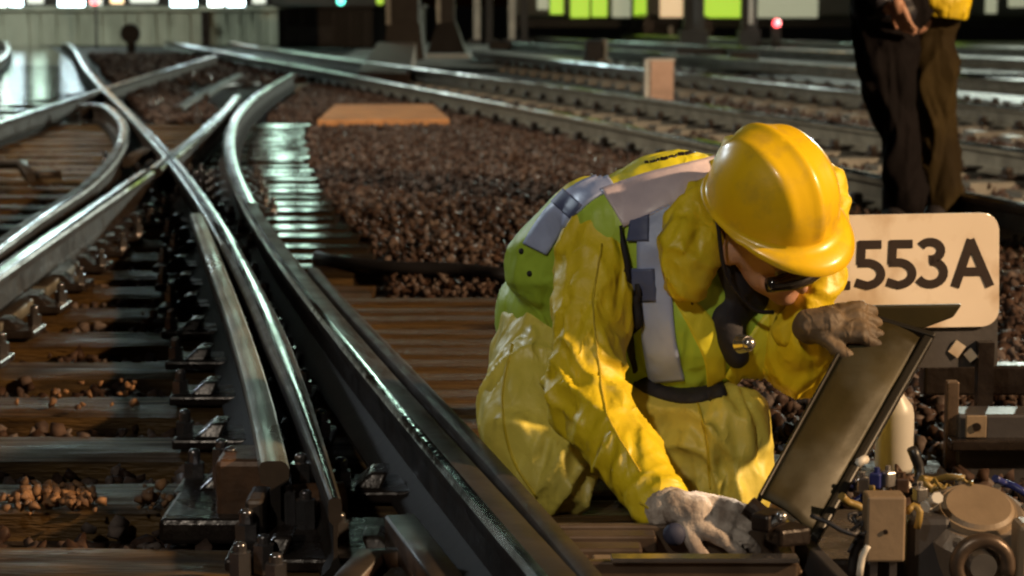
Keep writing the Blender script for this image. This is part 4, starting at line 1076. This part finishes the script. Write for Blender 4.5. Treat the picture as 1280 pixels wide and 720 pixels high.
# vest over the jacket body
ve = [('c', pel + Vector((0, 0, .01)), .158, mid, .176), ('c', mid, .176, che, .178), ('c', che, .165, at(888, 285, 3.96), .11), ('c', at(768, 284, 3.965), .094, at(880, 300, 3.98), .095), ('c', at(740, 262, 4.02), .07, at(690, 330, 4.12), .10),
      ('c', che, .172, at(872, 400, 3.95), .132), ('c', at(872, 400, 3.95), .132, at(866, 440, 3.96), .10), ('c', mid, .168, at(822, 420, 4.06), .130),
      ('c', at(960, 330, 3.97), .10, at(950, 420, 3.95), .085)]
vest = blob('vest', ve, .008, M_vest, per, sm_iter=8, wr=.006, wsc=7, wseed=5.1, folds=.003)
tv = bvh_of([vest])
vest.data.materials.append(M_vesty)
def to_px(p):
    d = p - CO; f = Vector((0, _cp, -_sp)); z = d.dot(f); u_ = Vector((0, _sp, _cp)); return 640 + d.x / z * FPX, 360 - d.dot(u_) / z * FPX
for pl in vest.data.polygons:
    x, y = to_px(pl.center)
    lim = np.interp(x, [690, 700, 752, 800, 850, 900, 930], [235, 250, 238, 224, 211, 197, 190])
    if x > 690 and y < lim: pl.material_index = 1
patch('reflective_strip', tv, [(752, 238), (800, 221), (850, 208), (897, 196)], [(780, 284), (817, 268), (852, 251), (892, 234)], M_refl, vest, n=50, k=10, off=.006)
patch('reflective_strip', tv, [(800, 274), (798, 310), (800, 370), (806, 430), (814, 478)], [(842, 252), (838, 310), (840, 370), (846, 430), (856, 474)], M_reflb, vest, n=60, k=8, off=.006)
patch('tape_block', tv, [(790, 276), (786, 302)], [(812, 268), (812, 302)], M_navyt, vest, n=12, k=8, off=.009)
patch('tape_block', tv, [(784, 335), (788, 376)], [(818, 335), (822, 376)], M_navyt, vest, n=12, k=8, off=.009)
patch('reflective_strip', tv, [(758, 216), (720, 232), (686, 260), (655, 304)], [(770, 236), (742, 250), (712, 278), (684, 318)], M_reflb, vest, n=50, k=8, off=.005)
patch('tape_block', tv, [(707, 238), (692, 254)], [(730, 258), (716, 274)], M_navyt, vest, n=12, k=8, off=.008)
patch('yellow_edge', tv, [(905, 470), (925, 440), (950, 400), (985, 370)], [(930, 492), (962, 460), (985, 420), (1010, 385)], M_vesty, vest, n=40, k=8, off=.005)
patch('yellow_edge', tv, [(866, 372), (890, 400), (905, 440), (905, 470)], [(840, 372), (862, 410), (880, 450), (884, 486)], M_vesty, vest, n=40, k=8, off=.005)
wx = 806
for k, wd in enumerate((5, 7, 4, 9, 6, 3, 8, 10, 5, 8, 6, 4)):
    yy = 204 - (wx - 806) * .235; line_patch('lettering', tv, [(wx, yy + (k % 3 - 1)), (wx + wd * .5, yy - .12 * wd + (k % 2) - .5), (wx + wd, yy - .24 * wd)], 3.4 if k in (3, 6, 7) else 2.4, M_letter, vest, off=.002)
    wx += wd + 1.2
for xa, xb in ((838, 853), (856, 866), (868, 884)): line_patch('lettering', tv, [(xa, 182 - (xa - 838) * .1), (xb, 181.5 - (xa - 838) * .1)], 1.5, M_letter, vest, off=.002)
tj = bvh_of([jacket, vest])
line_patch('dark_edge', tj, [(777, 282), (790, 330), (793, 400), (798, 460)], 4, M_black, vest, off=.008)
M_seam = mat('jacket seam', (.62, .46, .02), .6, nscale=20)
line_patch('seam', bvh_of([jacket]), [(752, 305), (742, 380), (748, 450), (760, 520), (800, 590)], 2.2, M_seam, jacket, off=.003)
line_patch('seam', bvh_of([jacket]), [(800, 628), (826, 640), (850, 616)], 2.5, M_seam, jacket, off=.003)
line_patch('seam', bvh_of([trousers]), [(640, 430), (628, 500), (640, 570), (670, 620)], 2.2, M_seam, trousers, off=.003)
line_patch('seam', bvh_of([trousers]), [(872, 505), (884, 550), (888, 612)], 2.2, M_seam, trousers, off=.003)
for px, py in ((866, 379), (652, 314), (662, 342)):
    h = tj.ray_cast(CO, ray(px, py).normalized())
    if h[0]: MB().ball(h[0], .006).build('stud', M_black, vest)
# black strip painted in as the dark gap under the vest
tt = bvh_of([trousers, jacket])
line_patch('dark_gap', tt, [(788, 470), (820, 488), (860, 496), (905, 486)], 18, M_black, per, off=.006)
# balaclava and collar
blob('neck_scarf', [('c', hp(0, .0, -.15), .040, hp(0, -.04, -.11), .060), ('c', hp(.0, -.02, -.15), .045, at(905, 400, 3.86), .040), ('c', at(905, 400, 3.85), .040, at(922, 446, 3.83), .024),
                    ('c', hp(-.070, -.02, -.06), .022, hp(-.05, .03, -.12), .03), ('c', hp(.068, -.03, -.06), .020, hp(.045, .0, -.125), .03)], .007, M_black, per, wr=.004, wsc=20)
m = MB(); a = at(926, 430, 3.745); m.cyl(a, a + Vector((.012, -.02, .004)), .018, .014, n=18); m.ball(a + Vector((.012, -.02, .004)), .013); m.build('torch', M_metal, per)

# helmet
bm = bmesh.new()
NA, NV = 96, 30
rows = []
def dome(a, v):     # a angle (0 = front), v 0 rim .. 1 crown
    th = v * math.pi / 2
    ca, sa = math.cos(a), math.sin(a)
    x = .112 * sa * math.cos(th) ** .82; y = .134 * ca * math.cos(th) ** .82; z = .142 * math.sin(th) ** .95
    rid = math.exp(-(x / .012) ** 2) * .006 * (1 if z > .03 else z / .03)
    rid += .0035 * math.exp(-((abs(x) - .052) / .010) ** 2) * min(1, max(0, (z - .03) / .04))
    k = 1 + rid / max(math.hypot(x, y, z), .02)
    return x * k, y * k, z * k
for i in range(-3, NV + 1):
    row = []
    for j in range(NA):
        a = 2 * math.pi * j / NA
        if i < 0:
            x, y, z = dome(a, 0)
            fr = max(0, math.cos(a)) ** 1.6
            out = (.009 + .044 * fr) * (-i / 3)
            l = math.hypot(x, y); x += x / l * out * (.75 if fr > .2 else 1); y += (y / l) * out
            z = -.002 - (.020 * fr + .004) * (i / 3) ** 2
        else: x, y, z = dome(a, i / NV)
        row.append(bm.verts.new(hp(x, y - .004, z + .062)))
    rows.append(row)
for A, B in zip(rows, rows[1:]):
    for j in range(NA):
        f = bm.faces.new([A[j], A[(j + 1) % NA], B[(j + 1) % NA], B[j]]); f.smooth = True
bmesh.ops.remove_doubles(bm, verts=bm.verts, dist=1e-5)
bmesh.ops.recalc_face_normals(bm, faces=bm.faces)
me = bpy.data.meshes.new('helmet'); bm.to_mesh(me); bm.free()
helmet = link('helmet', me, M_helmet, per); md = helmet.modifiers.new('thickness', 'SOLIDIFY'); md.thickness = .004; md.offset = -1
m = MB(); m.box(hp(-.112, -.02, .052), (.010, .035, .018), rot=HROT, bev=.003); m.build('strap_clip', M_black, helmet)
m = MB(); m.tube(spline([hp(.112, -.02, .05), hp(.104, .02, -.05), hp(.06, .06, -.12), hp(.02, .075, -.135)], .01), .004, n=6); m.tube(spline([hp(-.112, .0, .05), hp(-.104, .02, -.05), hp(-.06, .06, -.12), hp(-.02, .075, -.135)], .01), .004, n=6); m.build('chin_strap', M_black, helmet)

# gloved hands
hand('glove', at(846, 634, 3.48), Vector((.86, -.22, -.22)), Vector((.25, -.75, .6)), 1.08, M_glove, per, curl=.42, thumb_side=1, fat=1.04, spread=2.2, voxel=.003, wr=.0015)
m = MB(); m.cyl(at(826, 628, 3.53), at(846, 648, 3.485), .046, .043, n=24); m.build('glove_cuff', M_glove, per, sm=True)
MB().ball(at(843, 668, 3.44), (.020, .016, .020)).build('cuff_tab', M_navy, per)
hand('glove', at(1012, 408, 3.75), Vector((.92, -.12, .10)), Vector((.0, -.65, .75)), 1.08, M_gloveb, per, curl=1.05, thumb_side=1, fat=1.08, spread=1.8, voxel=.003, wr=.002)

# ---------- standing person behind the sign
st = empty('person', 'standing person in dark trousers and yellow jacket hem behind the number sign', 'person')
YP = 9.2
def q(px, py, Y=YP): return at(px, py, Y)
ft1, ft2 = q(1122, 276, 9.05), q(1172, 276, 9.30); ft1.z = ft2.z = .02
kn1, kn2 = q(1115, 150, 9.1), q(1172, 150, 9.28)
hp1, hp2 = q(1112, 22, 9.15), q(1166, 22, 9.3)
pv = q(1138, -5, 9.25); chs = q(1140, -100, 9.22); nks = q(1140, -165, 9.2); hds = q(1138, -220, 9.15)
s1, s2 = q(1075, -140, 9.18), q(1200, -140, 9.28)
e1 = q(1066, -50, 9.12); w1 = q(1112, 12, 8.98); e2 = q(1240, -70, 9.3); w2 = q(1252, -14, 9.2)
blob('body', [('c', ft1 + Vector((.03, .03, .04)), .035, kn1, .05), ('c', kn1, .055, hp1, .08), ('c', ft2 + Vector((0, .03, .04)), .035, kn2, .05), ('c', kn2, .055, hp2, .08), ('c', hp1, .08, hp2, .08), ('c', pv, .10, chs, .12), ('c', chs, .14, nks, .07), ('c', nks, .055, hds, .06),
              ('e', hds, (.078, .098, .115)), ('c', hds + Vector((0, -.09, -.01)), .012, hds + Vector((0, -.115, -.035)), .014), ('c', s1, .07, s2, .07), ('c', s1, .055, e1, .045), ('c', e1, .042, w1, .03), ('c', s2, .055, e2, .045), ('c', e2, .042, w2, .03)], .012, M_skin, st)
blob('trousers', [('c', q(1104, 15, 9.15), .142, q(1108, 90, 9.1), .132), ('c', q(1108, 90, 9.1), .132, q(1124, 165, 9.08), .098), ('c', q(1124, 165, 9.08), .098, q(1132, 250, 9.08), .092), ('c', hp1, .12, q(1140, 0, 9.22), .14)], .011, M_dtrous, st, wr=.010, wsc=6, folds=.014, stretch=(1.3, 1, .5), sm_iter=8)
blob('lit_trouser_leg', [('c', q(1150, -25, 9.27), .15, q(1162, 25, 9.30), .125), ('c', q(1160, 25, 9.32), .115, q(1165, 100, 9.3), .115), ('c', q(1165, 100, 9.3), .115, q(1170, 180, 9.3), .105), ('c', q(1170, 180, 9.3), .105, q(1178, 256, 9.28), .095)], .011, M_otrous, st, wr=.010, wsc=6, folds=.014, stretch=(1.3, 1, .5), sm_iter=8)  # the lit leg of the same pair
for f in (ft1, ft2): blob('boot', [('c', f + Vector((0, .08, .04)), .06, f + Vector((-.03, -.10, .03)), .055), ('c', f + Vector((0, .06, .05)), .06, f + Vector((0, .05, .16)), .065)], .01, M_black, st)
blob('jacket', [('c', q(1176, 8, 9.22), .130, q(1172, -40, 9.24), .15), ('c', q(1178, 0, 9.3), .125, chs, .19), ('c', chs, .19, nks, .1), ('c', s1, .1, s2, .1), ('c', s2, .085, e2, .07), ('c', e2, .065, w2, .05)], .012, M_jacket, st, wr=.01, wsc=8, folds=.008, cuts=((q(1180, 22, 9.2), Vector((.12, 0, 1)).normalized()),))
blob('dark_coat', [('c', q(1088, 8, 9.12), .085, q(1095, -90, 9.12), .13), ('c', s1, .10, e1, .075), ('c', e1, .07, q(1104, 2, 9.0), .05), ('c', q(1095, 20, 9.1), .08, q(1118, 10, 9.1), .09)], .012, M_coat, st, wr=.01, wsc=9, folds=.008)
hand('hand', q(1122, 4, 8.93), Vector((.30, -.10, -.9)), Vector((-.8, -.55, .1)), .95, M_skin, st, curl=.35, thumb_side=1, voxel=.004)
# the helmet and hair out of frame
ell = bmesh.new(); ell_bm(ell, hds + Vector((0, .01, .05)), (.12, .145, .10)); me = bpy.data.meshes.new('helmet'); ell.to_mesh(me); ell.free(); smooth(me); link('helmet', me, M_helmet, st)

# ------------------------------------------------------------------ light
w = bpy.data.worlds.new('World'); S.world = w; w.use_nodes = True
nt = w.node_tree; bg = nt.nodes['Background']; sky = nt.nodes.new('ShaderNodeTexSky'); sky.sky_type = 'NISHITA'; sky.sun_disc = False
SUN = Vector((.86, -.32, .46)).normalized()       # towards the yard floodlight
sky.sun_elevation = R(1); sky.sun_rotation = math.atan2(SUN.x, SUN.y)
nt.links.new(sky.outputs['Color'], bg.inputs['Color']); bg.inputs['Strength'].default_value = .006
sl = bpy.data.lights.new('night_sky_glow', 'SUN'); sl.energy = .06; sl.angle = R(2); sl.color = (1, .8, .6)
so = bpy.data.objects.new('night_sky_glow', sl); COL.objects.link(so); so.rotation_euler = (-SUN).to_track_quat('-Z', 'Y').to_euler()
def lamp(name, loc, tgt, energy, col, size, ang=None, blend=.5):
    l = bpy.data.lights.new(name, 'SPOT' if ang else 'POINT'); l.energy = energy; l.color = col; l.shadow_soft_size = size
    o = bpy.data.objects.new(name, l); COL.objects.link(o); o.location = loc
    if ang: l.spot_size = R(ang); l.spot_blend = blend; o.rotation_euler = (Vector(tgt) - Vector(loc)).to_track_quat('-Z', 'Y').to_euler()
    return o
lamp('yard_floodlight', Vector((.4, 4.0, .4)) + SUN * 12, (-.6, 6.0, .2), 9400, (1, .67, .37), .20, 130)
lamp('worker_fill', (-3.5, -4.5, 6.5), (.3, 4.1, .4), 1150, (1, .92, .76), .25, 19, .8)  # unseen spot added as front fill on the worker
lamp('platform_lamp', (-9, 16, 6), (.15, 4.15, .55), 1700, (.80, .92, 1.0), .3, 8, .6)
lamp('station_lamp', (-16, 40, 3), (-14, 47, -2.2), 2600, (.9, 1, .86), .3, 95)
lamp('train_side_lamp', (14, 46, 7), (5, 36, 0), 20000, (.88, 1, .86), .4, 130)

lamp('torch_beam', at(926, 436, 3.71), at(890, 652, 3.42), 12, (1, .85, .66), .01, 22)
lamp('background_fill', (-9, 9, 9), (3.5, 18, 0), 6800, (1, .88, .68), .4, 58)  # unseen spot added to fill the ballast shadow and light far rail sides
S.view_settings.view_transform = 'Standard'; S.view_settings.look = 'None'; S.view_settings.gamma = 1; S.view_settings.exposure = 0
S.render.engine = 'CYCLES'
S.cycles.pixel_filter_type = 'BLACKMAN_HARRIS'; S.cycles.filter_width = 2.2
S.cycles.use_denoising = True
S.cycles.sample_clamp_indirect = 6
S.cycles.max_bounces = 6
